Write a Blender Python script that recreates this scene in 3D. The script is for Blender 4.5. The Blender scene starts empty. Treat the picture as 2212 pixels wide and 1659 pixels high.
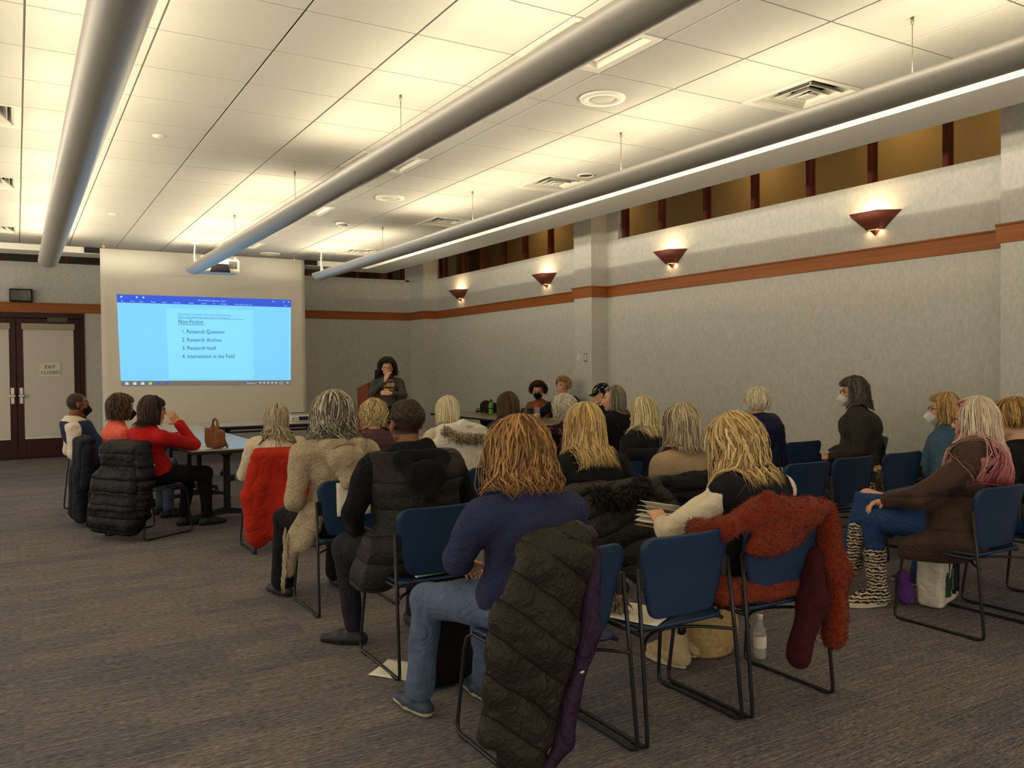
import bpy, math, random
import numpy as np
from mathutils import Matrix, Vector

# ------------------------------------------------------------------ camera, world, exposure
sc = bpy.context.scene
C = sc.collection
FPX, CAMH = 1804.0, 1.48
_xa = np.array([(4150 - 1106) / FPX, -(766 - 829.5) / FPX, -1.0])
_ya = np.array([(36 - 1106) / FPX, -(804 - 829.5) / FPX, -1.0])
_ya /= np.linalg.norm(_ya)
_xa /= np.linalg.norm(_xa)
_xa -= _ya * (_xa @ _ya)
_xa /= np.linalg.norm(_xa)
_za = np.cross(_xa, _ya)
camd = bpy.data.cameras.new('camera')
camd.sensor_width = 36.0
camd.lens = FPX / 2212.0 * 36.0
camd.clip_end = 100.0
cam = bpy.data.objects.new('camera', camd)
_M = Matrix(np.stack([_xa, _ya, _za], 0).tolist()).to_4x4()
_M.translation = (0, 0, CAMH)
cam.matrix_world = _M
C.objects.link(cam)
sc.camera = cam

world = bpy.data.worlds.new('world')
sc.world = world
world.use_nodes = True
world.node_tree.nodes['Background'].inputs[0].default_value = (1.0, 0.90, 0.74, 1)
world.node_tree.nodes['Background'].inputs[1].default_value = 1.22     # added fill for the room's unseen rest, let in behind and to the left

sc.view_settings.view_transform = 'Standard'
sc.view_settings.look = 'None'
sc.view_settings.gamma = 1.0
sc.view_settings.use_curve_mapping = False
sc.view_settings.exposure = 0.0
sc.cycles.max_bounces = 9
sc.cycles.diffuse_bounces = 7
sc.cycles.sample_clamp_indirect = 6.0

WARM = (1.0, 0.885, 0.68)      # the pendant tubes' lamp colour
PENDANT_W = 12.3              # watts of each lit lamp section
SCONCE_W = 4.5
SCREEN_E = 1.15
rnd = random.Random(7)

# ------------------------------------------------------------------ colours and materials
def lin(r, g, b):
    return tuple(((v / 255.0) / 12.92 if v <= 10 else (((v / 255.0) + 0.055) / 1.055) ** 2.4) for v in (r, g, b))

MATS = {}
def mat(name, col, rough=0.8, var=0.12, scale=18.0, bump=0.0, bscale=None, metal=0.0, spec=0.3,
        stretch=(1, 1, 1), attr=False, emit=None, trans=0.0, ior=1.45, sheen=0.0, alpha=1.0, fold=0.0, fscale=9.0, quilt=None):
    if name in MATS:
        return MATS[name]
    m = bpy.data.materials.new(name)
    m.use_nodes = True
    nt = m.node_tree
    N, L = nt.nodes, nt.links
    b = N['Principled BSDF']
    b.inputs['Roughness'].default_value = rough
    b.inputs['Metallic'].default_value = metal
    b.inputs['Specular IOR Level'].default_value = spec
    b.inputs['IOR'].default_value = ior
    b.inputs['Transmission Weight'].default_value = trans
    b.inputs['Sheen Weight'].default_value = sheen
    b.inputs['Alpha'].default_value = alpha
    tc = N.new('ShaderNodeTexCoord')
    mp = N.new('ShaderNodeMapping')
    mp.inputs['Scale'].default_value = stretch
    L.new(tc.outputs['Object'], mp.inputs['Vector'])
    nz = N.new('ShaderNodeTexNoise')
    nz.inputs['Scale'].default_value = scale
    nz.inputs['Detail'].default_value = 5.0
    L.new(mp.outputs['Vector'], nz.inputs['Vector'])
    mr = N.new('ShaderNodeMapRange')
    mr.inputs['From Min'].default_value = 0.25
    mr.inputs['From Max'].default_value = 0.75
    mr.inputs['To Min'].default_value = 1 - var
    mr.inputs['To Max'].default_value = 1 + var
    L.new(nz.outputs['Fac'], mr.inputs['Value'])
    mx = N.new('ShaderNodeVectorMath')
    mx.operation = 'SCALE'
    if attr:
        at = N.new('ShaderNodeAttribute')
        at.attribute_name = 'Col'
        L.new(at.outputs['Color'], mx.inputs[0])
    else:
        mx.inputs[0].default_value = col
    L.new(mr.outputs['Result'], mx.inputs['Scale'])
    L.new(mx.outputs['Vector'], b.inputs['Base Color'])
    if bump > 0:
        bn = N.new('ShaderNodeTexNoise')
        bn.inputs['Scale'].default_value = bscale or scale * 4
        bn.inputs['Detail'].default_value = 3.0
        L.new(mp.outputs['Vector'], bn.inputs['Vector'])
        bp = N.new('ShaderNodeBump')
        bp.inputs['Strength'].default_value = bump
        bp.inputs['Distance'].default_value = 0.01
        L.new(bn.outputs['Fac'], bp.inputs['Height'])
        L.new(bp.outputs['Normal'], b.inputs['Normal'])
    if fold > 0 or quilt is not None:
        prev = b.inputs['Normal'].links[0].from_node if b.inputs['Normal'].links else None
        bp2 = N.new('ShaderNodeBump')
        if quilt is not None:                     # stitched channels: (bands per metre, direction vector, strength)
            mq = N.new('ShaderNodeVectorMath'); mq.operation = 'DOT_PRODUCT'; mq.inputs[1].default_value = quilt[1]
            L.new(tc.outputs['Object'], mq.inputs[0])
            nq = N.new('ShaderNodeTexNoise'); nq.inputs['Scale'].default_value = 7.0; L.new(tc.outputs['Object'], nq.inputs['Vector'])
            ad = N.new('ShaderNodeMath'); ad.operation = 'MULTIPLY_ADD'; L.new(nq.outputs['Fac'], ad.inputs[0]); ad.inputs[1].default_value = 0.035; L.new(mq.outputs['Value'], ad.inputs[2])
            ml = N.new('ShaderNodeMath'); ml.operation = 'MULTIPLY'; L.new(ad.outputs[0], ml.inputs[0]); ml.inputs[1].default_value = math.pi * quilt[0]
            sn = N.new('ShaderNodeMath'); sn.operation = 'SINE'; L.new(ml.outputs[0], sn.inputs[0])
            ab = N.new('ShaderNodeMath'); ab.operation = 'ABSOLUTE'; L.new(sn.outputs[0], ab.inputs[0])
            pw = N.new('ShaderNodeMath'); pw.operation = 'POWER'; L.new(ab.outputs[0], pw.inputs[0]); pw.inputs[1].default_value = 0.35
            n3 = N.new('ShaderNodeTexNoise'); n3.inputs['Scale'].default_value = 26.0; n3.inputs['Distortion'].default_value = 1.2; L.new(tc.outputs['Object'], n3.inputs['Vector'])
            mx3 = N.new('ShaderNodeMath'); mx3.operation = 'MULTIPLY_ADD'; L.new(n3.outputs['Fac'], mx3.inputs[0]); mx3.inputs[1].default_value = 0.7; L.new(pw.outputs[0], mx3.inputs[2])
            L.new(mx3.outputs[0], bp2.inputs['Height']); bp2.inputs['Strength'].default_value = quilt[2]; bp2.inputs['Distance'].default_value = 0.02
        else:
            n2 = N.new('ShaderNodeTexNoise'); n2.inputs['Scale'].default_value = fscale; n2.inputs['Detail'].default_value = 2.5; n2.inputs['Distortion'].default_value = 1.6
            L.new(tc.outputs['Object'], n2.inputs['Vector']); L.new(n2.outputs['Fac'], bp2.inputs['Height'])
            bp2.inputs['Strength'].default_value = fold; bp2.inputs['Distance'].default_value = 0.05
        if prev is not None: L.new(bp2.outputs['Normal'], prev.inputs['Normal'])
        else: L.new(bp2.outputs['Normal'], b.inputs['Normal'])
    if emit is not None:
        b.inputs['Emission Color'].default_value = (*emit[0], 1)
        b.inputs['Emission Strength'].default_value = emit[1]
    MATS[name] = m
    return m

# ------------------------------------------------------------------ mesh accumulation (numpy)
def frame_of(d, up=(0, 0, 1)):
    d = np.asarray(d, float); d = d / (np.linalg.norm(d) + 1e-12)
    u = np.asarray(up, float)
    if abs(d @ u) > 0.95:
        u = np.array([1.0, 0, 0]) if abs(d[0]) < 0.9 else np.array([0, 1.0, 0])
    s = np.cross(d, u); s /= np.linalg.norm(s)
    return s, np.cross(s, d), d

class MB:
    """collects pieces and links them as ONE mesh object"""
    def __init__(s):
        s.v, s.f, s.mi, s.c, s.n, s.sm = [], [], [], [], 0, []
    def add(s, v, faces, mi=0, col=None, smooth=True):
        v = np.asarray(v, float).reshape(-1, 3)
        s.v.append(v)
        for f in faces:
            f = np.asarray(f, int)
            if f.ndim == 1:
                f = f.reshape(1, -1)
            if len(f):
                s.f.append(f + s.n); s.mi.append(mi); s.sm.append(smooth)
        if col is None:
            col = (0.5, 0.5, 0.5)
        col = np.asarray(col, float)
        if col.ndim == 1:
            col = np.tile(col[:3], (len(v), 1))
        s.c.append(col)
        s.n += len(v)
        return s
    def box(s, lo, hi, ch=0.0, mi=0, col=None, R=None, o=(0, 0, 0)):
        lo, hi = np.array(lo, float), np.array(hi, float)
        c, h = (lo + hi) / 2, (hi - lo) / 2
        ch = min(ch, 0.45 * 2 * h.min())
        if ch <= 0:
            P = np.array([[x, y, z] for x in (-1, 1) for y in (-1, 1) for z in (-1, 1)], float) * h
            F = [np.array([[0, 1, 3, 2], [4, 6, 7, 5], [0, 4, 5, 1], [2, 3, 7, 6], [0, 2, 6, 4], [1, 5, 7, 3]])]
        else:
            P, F4, F3, idx = [], [], [], {}
            for sx in (-1, 1):
                for sy in (-1, 1):
                    for sz in (-1, 1):
                        for a in range(3):
                            q = np.array([sx, sy, sz]) * (h - ch)
                            q[a] = (sx, sy, sz)[a] * h[a]
                            idx[(sx, sy, sz, a)] = len(P); P.append(q)
            P = np.array(P)
            def q4(l): F4.append(l)
            for a in range(3):
                b_, c_ = [k for k in range(3) if k != a]
                for sg in (-1, 1):
                    l = []
                    for (u, w) in ((-1, -1), (1, -1), (1, 1), (-1, 1)):
                        t = [0, 0, 0]; t[a] = sg; t[b_] = u; t[c_] = w
                        l.append(idx[(*t, a)])
                    q4(l)
                for u in (-1, 1):
                    for w in (-1, 1):
                        l = []
                        for (sg, ax) in ((-1, b_), (1, b_), (1, c_), (-1, c_)):
                            t = [0, 0, 0]; t[a] = sg; t[b_] = u; t[c_] = w
                            l.append(idx[(*t, ax)])
                        q4(l)
            for sx in (-1, 1):
                for sy in (-1, 1):
                    for sz in (-1, 1):
                        F3.append([idx[(sx, sy, sz, a)] for a in range(3)])
            F4, F3 = np.array(F4), np.array(F3)
            def fix(F):
                n = np.cross(P[F[:, 1]] - P[F[:, 0]], P[F[:, 2]] - P[F[:, 0]])
                bad = (n * P[F].mean(1)).sum(1) < 0
                F[bad] = F[bad][:, ::-1]
                return F
            F = [fix(F4), fix(F3)]
        P = P + c
        if R is not None:
            P = P @ np.asarray(R).T
        return s.add(P + np.asarray(o, float), F, mi, col, smooth=False)
    def tube(s, pts, r, n=8, mi=0, col=None, closed=False, caps=True):
        pts = np.asarray(pts, float)
        m = len(pts)
        r = np.broadcast_to(np.asarray(r, float), (m,))
        ang = np.arange(n) * 2 * math.pi / n
        V = []
        up = np.array([0, 0, 1.0])
        for i in range(m):
            d = pts[(i + 1) % m] - pts[i - 1] if closed else pts[min(i + 1, m - 1)] - pts[max(i - 1, 0)]
            a, b, d = frame_of(d, up)
            up = b
            V.append(pts[i] + r[i] * (np.cos(ang)[:, None] * a + np.sin(ang)[:, None] * b))
        V = np.concatenate(V)
        k = np.arange(n)
        F = []
        for i in range(m if closed else m - 1):
            j = (i + 1) % m
            F.append(np.stack([i * n + k, i * n + (k + 1) % n, j * n + (k + 1) % n, j * n + k], 1))
        F = [np.concatenate(F)]
        s.add(V, F, mi, col)
        if caps and not closed:
            s.f.append((np.arange(n)[::-1] + s.n - m * n).reshape(1, -1)); s.mi.append(mi); s.sm.append(False)
            s.f.append((np.arange(n) + s.n - n).reshape(1, -1)); s.mi.append(mi); s.sm.append(False)
        return s
    def lathe(s, prof, n=24, mi=0, col=None, o=(0, 0, 0), R=None):
        prof = np.asarray(prof, float)
        ang = np.arange(n) * 2 * math.pi / n
        V = np.stack([prof[:, 0][:, None] * np.cos(ang), prof[:, 0][:, None] * np.sin(ang),
                      np.repeat(prof[:, 1][:, None], n, 1)], -1).reshape(-1, 3)
        if R is not None:
            V = V @ np.asarray(R).T
        k = np.arange(n)
        F = [np.concatenate([np.stack([i * n + k, i * n + (k + 1) % n, (i + 1) * n + (k + 1) % n, (i + 1) * n + k], 1)
                             for i in range(len(prof) - 1)])]
        return s.add(V + np.asarray(o, float), F, mi, col)
    def grid(s, P, mi=0, col=None, thick=None):
        """P: (nu,nv,3) surface; thick: offset vector field or scalar along normals, makes a closed slab"""
        nu, nv = P.shape[:2]
        i, j = np.meshgrid(np.arange(nu - 1), np.arange(nv - 1), indexing='ij')
        a = (i * nv + j).ravel(); b = ((i + 1) * nv + j).ravel()
        c = ((i + 1) * nv + j + 1).ravel(); d = (i * nv + j + 1).ravel()
        Q = np.stack([a, b, c, d], 1)
        if thick is None:
            return s.add(P.reshape(-1, 3), [Q], mi, col)
        du = np.gradient(P, axis=0); dv = np.gradient(P, axis=1)
        n = np.cross(du, dv); n /= (np.linalg.norm(n, axis=-1, keepdims=True) + 1e-9)
        B = P - n * thick
        m = nu * nv
        ring = np.concatenate([np.arange(nu - 1) * nv, (nu - 1) * nv + np.arange(nv - 1),
                               np.arange(nu - 1, 0, -1) * nv + nv - 1, np.arange(nv - 1, 0, -1)])
        r2 = np.roll(ring, -1)
        S = np.stack([ring, ring + m, r2 + m, r2], 1)
        return s.add(np.concatenate([P.reshape(-1, 3), B.reshape(-1, 3)]), [Q, Q[:, ::-1] + m, S], mi, col)
    def prism(s, poly, axis, a, b, mi=0, col=None):
        """2D polygon (CCW list) extruded along axis from a to b; other two axes in cyclic order"""
        n = len(poly)
        o = [(axis + 1) % 3, (axis + 2) % 3]
        V = np.zeros((2 * n, 3))
        for k, t in enumerate((a, b)):
            V[k * n:(k + 1) * n, axis] = t
            V[k * n:(k + 1) * n, o[0]] = [p[0] for p in poly]
            V[k * n:(k + 1) * n, o[1]] = [p[1] for p in poly]
        k = np.arange(n)
        return s.add(V, [np.arange(n)[::-1].reshape(1, -1), (np.arange(n) + n).reshape(1, -1),
                         np.stack([k, (k + 1) % n, n + (k + 1) % n, n + k], 1)], mi, col, smooth=False)
    def mesh(s, name, mats):
        me = bpy.data.meshes.new(name)
        V = np.concatenate(s.v).astype(np.float32)
        me.vertices.add(len(V)); me.vertices.foreach_set('co', V.ravel())
        loops = np.concatenate([f.ravel() for f in s.f]).astype(np.int32)
        tot = np.concatenate([np.full(len(f), f.shape[1]) for f in s.f]).astype(np.int32)
        me.loops.add(len(loops)); me.loops.foreach_set('vertex_index', loops)
        me.polygons.add(len(tot))
        me.polygons.foreach_set('loop_start', np.concatenate([[0], np.cumsum(tot)[:-1]]).astype(np.int32))
        me.polygons.foreach_set('material_index', np.concatenate([np.full(len(f), m) for f, m in zip(s.f, s.mi)]).astype(np.int32))
        me.polygons.foreach_set('use_smooth', np.concatenate([np.full(len(f), m) for f, m in zip(s.f, s.sm)]).astype(bool))
        me.update(calc_edges=True)
        ca = me.color_attributes.new('Col', 'FLOAT_COLOR', 'POINT')
        cc = np.ones((len(V), 4), np.float32); cc[:, :3] = np.concatenate(s.c)
        ca.data.foreach_set('color', cc.ravel())
        for m in (mats if isinstance(mats, (list, tuple)) else [mats]):
            me.materials.append(m)
        return me
    def build(s, name, mats, parent=None, loc=None, rz=None):
        o = bpy.data.objects.new(name, s.mesh(name, mats))
        C.objects.link(o)
        if parent is not None:
            o.parent = parent
        if loc is not None:
            o.location = loc
        if rz is not None:
            o.rotation_euler = (0, 0, rz)
        return o

def tag(o, label=None, cat=None, group=None, kind=None):
    if label: o['label'] = label
    if cat: o['category'] = cat
    if group: o['group'] = group
    if kind: o['kind'] = kind
    return o
def thing(name, label, cat, loc=(0, 0, 0), rz=0.0, group=None):
    o = bpy.data.objects.new(name, None)
    o.empty_display_size = 0.1
    C.objects.link(o)
    o.location = loc; o.rotation_euler = (0, 0, rz)
    return tag(o, label, cat, group)
def struct(name, mb, m, parent=None):
    o = mb.build(name, m, parent)
    if parent is None: o['kind'] = 'structure'
    return o
def link_copy(o, parent=None):
    c = o.copy(); C.objects.link(c)
    if parent is not None: c.parent = parent
    return c
def copy_tree(o, parent=None):
    c = link_copy(o, parent)
    for ch in list(o.children):
        copy_tree(ch, c)
    return c
def area_light(name, loc, size, power, col, rot=(0, 0, 0), parent=None, size_y=None):
    ld = bpy.data.lights.new(name, 'AREA')
    ld.shape = 'RECTANGLE'; ld.size = size; ld.size_y = size_y or size
    ld.energy = power; ld.color = col
    o = bpy.data.objects.new(name, ld); C.objects.link(o)
    o.location = loc; o.rotation_euler = rot
    if parent is not None: o.parent = parent
    return o
# ------------------------------------------------------------------ materials of the room
M_wall = mat('wall_fabric', lin(206, 204, 194), 0.9, 0.10, 30, 0.25, 160, stretch=(1, 1, 0.6))
M_tile = mat('ceiling_tile', lin(150, 147, 138), 0.95, 0.03, 60, 0.35, 420)
M_grid = mat('ceiling_grid', lin(70, 64, 54), 0.8, 0.03)
M_soffit = mat('soffit_paint', lin(212, 208, 196), 0.8, 0.03)
M_oak = mat('oak_trim', lin(162, 96, 46), 0.45, 0.22, 5, 0.08, 60, stretch=(1, 0.25, 9))
M_oakx = mat('oak_trim_x', lin(162, 96, 46), 0.45, 0.22, 5, 0.08, 60, stretch=(0.25, 1, 9))
M_maroon = mat('door_wood', lin(62, 24, 22), 0.35, 0.15, 6, stretch=(6, 1, 0.6))
M_white = mat('white_plastic', lin(226, 222, 210), 0.6, 0.02)
M_cfix = mat('ceiling_fitting_paint', lin(176, 171, 157), 0.6, 0.02)
M_blind = mat('blind_fabric', lin(214, 208, 194), 0.9, 0.03, 120)
M_black = mat('black_metal', (0.012, 0.012, 0.013), 0.35, 0.05, spec=0.5)
M_blackm = mat('black_matte', (0.014, 0.013, 0.014), 0.75, 0.1)
M_chrome = mat('brushed_steel', lin(196, 190, 176), 0.3, 0.05, metal=1.0)
M_tube = mat('pendant_metal', lin(176, 172, 162), 0.38, 0.03, metal=0.35, spec=0.6)
M_dark = mat('dark_void', (0.01, 0.01, 0.012), 0.9, 0.05)
M_paper = mat('paper', lin(232, 226, 208), 0.85, 0.02)
M_ink = mat('ink', (0.02, 0.02, 0.025), 0.9, 0.0)

def carpet():
    m = bpy.data.materials.new('carpet'); m.use_nodes = True
    nt = m.node_tree; N, L = nt.nodes, nt.links
    b = N['Principled BSDF']; b.inputs['Roughness'].default_value = 0.95; b.inputs['Specular IOR Level'].default_value = 0.08
    tc = N.new('ShaderNodeTexCoord')
    def noise(sx, sy, scale, det, src=None):
        mp = N.new('ShaderNodeMapping'); mp.inputs['Scale'].default_value = (sx, sy, 1)
        L.new((src or tc.outputs['Object']), mp.inputs['Vector'])
        n = N.new('ShaderNodeTexNoise'); n.inputs['Scale'].default_value = scale; n.inputs['Detail'].default_value = det
        L.new(mp.outputs['Vector'], n.inputs['Vector']); return n.outputs['Fac']
    def ramp(fac, stops):
        r = N.new('ShaderNodeValToRGB'); L.new(fac, r.inputs['Fac'])
        e = r.color_ramp.elements
        e[0].position, e[0].color = stops[0][0], (*stops[0][1], 1)
        e[1].position, e[1].color = stops[-1][0], (*stops[-1][1], 1)
        for p, c in stops[1:-1]:
            q = e.new(p); q.color = (*c, 1)
        return r.outputs['Color']
    br = N.new('ShaderNodeTexBrick')
    br.offset = 0.5; br.inputs['Scale'].default_value = 1.0
    br.inputs['Color1'].default_value = (0.25, 0.25, 0.25, 1); br.inputs['Color2'].default_value = (0.8, 0.8, 0.8, 1)
    br.inputs['Mortar'].default_value = (0.5, 0.5, 0.5, 1); br.inputs['Mortar Size'].default_value = 0.0
    br.inputs['Brick Width'].default_value = 0.92; br.inputs['Row Height'].default_value = 0.23
    L.new(tc.outputs['Object'], br.inputs['Vector'])
    streak = noise(3.5, 95, 1.0, 4)
    fine = noise(30, 210, 1.0, 3)
    speck = noise(14, 110, 1.0, 4)
    base = ramp(streak, [(0.30, lin(88, 88, 98)), (0.5, lin(112, 108, 112)), (0.70, lin(142, 134, 126))])
    def mul(a, bb, fac):
        x = N.new('ShaderNodeMix'); x.data_type = 'RGBA'; x.blend_type = 'MULTIPLY'; x.inputs[0].default_value = fac
        L.new(a, x.inputs[6]); L.new(bb, x.inputs[7]); return x.outputs[2]
    c1 = mul(base, ramp(fine, [(0.3, (0.30, 0.30, 0.31)), (0.7, (1.6, 1.58, 1.55))]), 1.0)
    c2 = mul(c1, ramp(br.outputs['Color'], [(0.2, (0.78, 0.80, 0.87)), (0.85, (1.16, 1.11, 1.03))]), 1.0)
    mx = N.new('ShaderNodeMix'); mx.data_type = 'RGBA'; mx.blend_type = 'MIX'
    L.new(ramp(speck, [(0.62, (0, 0, 0)), (0.72, (0.55, 0.55, 0.55))]), mx.inputs[0])
    L.new(c2, mx.inputs[6]); mx.inputs[7].default_value = (*lin(158, 138, 110), 1)
    L.new(mx.outputs[2], b.inputs['Base Color'])
    bp = N.new('ShaderNodeBump'); bp.inputs['Strength'].default_value = 0.5; bp.inputs['Distance'].default_value = 0.006
    L.new(fine, bp.inputs['Height']); L.new(bp.outputs['Normal'], b.inputs['Normal'])
    return m
M_carpet = carpet()

# ------------------------------------------------------------------ room shell
XL, XR, YB, YF, ZC, ZT = -2.8, 7.52, -3.5, 16.45, 3.285, 4.5
XP, SX0, SX1, SY0, SY1, SZ = 7.23, 5.22, 5.75, 13.62, 14.12, 3.2
struct('floor', MB().box((XL, YB, -0.1), (8.9, YF + 2.0, 0.0)), M_carpet)
#struct('wall_back', MB().box((XL, YB - 0.15, 0), (8.9, YB, ZT)), M_wall)
#struct('wall_left', MB().box((XL - 0.15, YB, 0), (XL, YF + 0.2, ZT)), M_wall)
SILL = 3.325
# right wall up to the sill, its returns above, and the pillars
struct('wall_right', MB().box((XR, YB, 0), (XR + 0.2, YF + 0.2, SILL)), M_wall)
PIL = [(9.90, 10.34), (15.75, YF), (3.57, 4.01), (-2.6, -2.16)]
for k, (a, b) in enumerate(PIL):
    struct('pillar_%d' % (k + 1), MB().box((XP, a, 0), (XR, b, ZT)), M_wall)
    struct('wall_right_pier_%d' % (k + 1), MB().box((XR, a - 0.02 if k != 0 else a - 0.26, SILL), (XR + 0.2, b + 0.02, ZT)), M_wall)
# far wall with the door opening (-0.97 .. 0.97) and the clerestory above
fw = MB()
fw.box((XL, YF, 0), (-1.0, YF + 0.2, SILL + 0.03))
fw.box((0.985, YF, 0), (XR + 0.2, YF + 0.2, SILL + 0.03))
fw.box((-1.0, YF, 2.44), (0.985, YF + 0.2, SILL + 0.03))
struct('wall_far', fw, M_wall)
struct('wall_far_pier', MB().box((7.15, YF, SILL), (XR + 0.2, YF + 0.2, ZT)), M_wall)
# upper ceiling above the clerestory strip and the lower ceiling's hidden slab
struct('ceiling_upper', MB().box((XL, YB, ZT), (8.9, YF + 2.0, ZT + 0.1)), M_soffit)
# tiles: those in view are pieces of their own, the rest a joined remainder
TX, TY, TS = 0.065, 4.166, 0.609
GAPT = 0.005
cg = MB().box((XL, YB, ZC + 0.24), (SX0, SY0, ZC + 0.26))
for i in range(-6, 10):                      # the T-bars the tiles hang in
    x = TX + i * TS
    if XL < x < SX0: cg.box((x - 0.009, YB, ZC + 0.004), (x + 0.009, SY0, ZC + 0.03))
for j in range(-13, 17):
    y = TY + j * TS
    if YB < y < SY0: cg.box((XL, y - 0.009, ZC + 0.005), (SX0, y + 0.009, ZC + 0.029))
ceil = struct('ceiling', cg, M_grid)
tile_me = MB().box((-TS / 2 + GAPT, -TS / 2 + GAPT, 0), (TS / 2 - GAPT, TS / 2 - GAPT, 0.006), 0.0015).mesh('ceiling_tile', M_tile)
VENTS = [(4, -1), (4, 4), (4, 8), (4, 13), (7, -1), (7, 4), (7, 8), (7, 13), (-1, 4), (-1, 8), (-1, 13)]
rest = MB()
first = True
for i in range(-6, 9):
    for j in range(-12, 16):
        x0, y0 = TX + i * TS, TY + j * TS
        if (i, j) in VENTS:
            continue
        x1, y1 = min(x0 + TS, SX0), min(y0 + TS, SY0)
        x0c, y0c = max(x0, XL), max(y0, YB)
        if x1 - x0c < 0.03 or y1 - y0c < 0.03:
            continue
        whole = (x1 - x0c > TS - 1e-6) and (y1 - y0c > TS - 1e-6)
        seen = i >= -1 and j >= -4
        if seen and whole:
            o = bpy.data.objects.new('ceiling_tile', tile_me); C.objects.link(o)
            o.parent = ceil; o.location = (x0 + TS / 2, y0 + TS / 2, ZC)
        elif seen:
            MB().box((x0c + GAPT, y0c + GAPT, ZC), (x1 - GAPT, y1 - GAPT, ZC + 0.006), 0.0015).build('ceiling_tile', M_tile, ceil)
        else:
            rest.box((x0c + GAPT, y0c + GAPT, ZC), (x1 - GAPT, y1 - GAPT, ZC + 0.006))
ro = rest.build('ceiling_tile_field', M_tile, ceil); ro['kind'] = 'stuff'
# soffit: a dropped white edge around the ceiling, right and far sides
sf = MB()
sf.prism([(SX0, SZ), (SX1, SZ), (SX1, ZT), (SX1 - 0.05, ZT), (SX1 - 0.05, SZ + 0.1), (SX0, SZ + 0.1)], 1, YB, SY1) if False else None
sf.box((SX0, YB, SZ), (SX1, SY1, ZC + 0.05))
sf.box((XL, SY0, SZ), (SX0, SY1, ZC + 0.05))
struct('ceiling_soffit', sf, M_soffit)
sf2 = MB()
sf2.box((SX1 - 0.06, YB, ZC + 0.05), (SX1, SY1, ZT))
sf2.box((XL, SY1 - 0.06, ZC + 0.05), (SX1 - 0.06, SY1, ZT))
struct('ceiling_upstand', sf2, M_soffit)

# ------------------------------------------------------------------ clerestory windows
M_glass = bpy.data.materials.new('pane_glass'); M_glass.use_nodes = True
_nt = M_glass.node_tree; _nt.nodes.clear()
_o = _nt.nodes.new('ShaderNodeOutputMaterial'); _mx = _nt.nodes.new('ShaderNodeMixShader')
_t = _nt.nodes.new('ShaderNodeBsdfTransparent'); _g = _nt.nodes.new('ShaderNodeBsdfGlossy')
_t.inputs[0].default_value = (0.82, 0.80, 0.74, 1); _g.inputs['Roughness'].default_value = 0.08
_mx.inputs[0].default_value = 0.10
_nt.links.new(_t.outputs[0], _mx.inputs[1]); _nt.links.new(_g.outputs[0], _mx.inputs[2]); _nt.links.new(_mx.outputs[0], _o.inputs[0])
M_mull = mat('mullion_wood', lin(96, 40, 30), 0.4, 0.15, 8)
def clerestory(n, ys, x, axis):
    root = bpy.data.objects.new('window_%d' % n, None); C.objects.link(root)
    root['kind'] = 'structure'
    zt = ZT
    for k, y in enumerate(ys):
        if axis == 0:
            MB().box((x - 0.05, y - 0.028, SILL), (x + 0.05, y + 0.028, zt), 0.004).build('mullion', M_mull, root)
        else:
            MB().box((y - 0.028, x - 0.05, SILL), (y + 0.028, x + 0.05, zt), 0.004).build('mullion', M_mull, root)
    for a, b in zip(ys[:-1], ys[1:]):
        if axis == 0:
            MB().box((x - 0.006, a + 0.028, SILL), (x + 0.006, b - 0.028, zt)).build('pane', M_glass, root)
        else:
            MB().box((a + 0.028, x - 0.006, SILL), (b - 0.028, x + 0.006, zt)).build('pane', M_glass, root)
clerestory(1, [4.06, 4.72, 5.53, 6.31, 7.12, 7.93, 8.79, 9.58], XR + 0.1, 0)
clerestory(2, [10.38, 10.75, 11.55, 12.35, 13.08, 13.88, 14.62, 15.5, 15.7], XR + 0.1, 0)
clerestory(3, [-2.13, -1.3, -0.5, 0.3, 1.1, 1.9, 2.7, 3.5], XR + 0.1, 0)
clerestory(4, [-3.2, -2.2, -1.2, -0.2, 0.8, 1.8, 2.8, 3.8, 4.4, 5.0, 5.6, 6.1, 6.6, 7.12], YF + 0.1, 1)
# hallway seen through the clerestory: a tan wall with a few lit spots
M_hall = mat('hall_paint', lin(196, 164, 108), 0.85, 0.08, 2)
struct('wall_hall', MB().box((8.75, YB, 0), (8.9, YF + 2.0, ZT)), M_hall)
struct('wall_beyond', MB().box((XL, YF + 1.85, 0), (8.9, YF + 2.0, ZT)), mat('dusk_paint', lin(52, 44, 40), 0.9))
for y in (4.4, 5.9, 8.0, 11.2, 13.3):
    area_light('hall_lamp', (8.25, y, ZT - 0.05), 0.5, 6.5, (1.0, 0.76, 0.42))

# ------------------------------------------------------------------ oak rails
def rail(name, x0, y0, x1, y1, zl=2.50, zh=2.645):
    mb = MB()
    if abs(x1 - x0) < 0.05:
        mb.box((x0 - 0.02, y0, zl), (x0, y1, zh), 0.002)
        mb.box((x0 - 0.034, y0, zh), (x0, y1, zh + 0.018), 0.002)
        return struct(name, mb, M_oak)
    mb.box((x0, y0 - 0.02, zl), (x1, y0, zh), 0.002)
    mb.box((x0, y0 - 0.034, zh), (x1, y0, zh + 0.018), 0.002)
    return struct(name, mb, M_oakx)
n = 1
for (x, a, b) in [(XR, 4.01, 9.87), (XP, 9.866, 10.374), (XR, 10.34, 15.72), (XP, 15.716, YF), (XP, 3.53, 4.044), (XR, -2.16, 3.55)]:
    rail('trim_%d' % n, x, a, x, b); n += 1
for (y, a, b) in [(9.90, XP, XR), (15.75, XP, XR), (YF, XL, XP)]:
    rail('trim_%d' % n, a, y, b, y); n += 1
M_base = mat('rubber_base', lin(40, 34, 32), 0.6, 0.05)
struct('baseboard_right', MB().box((XR - 0.012, YB, 0), (XR, YF, 0.1)), M_base)
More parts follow.
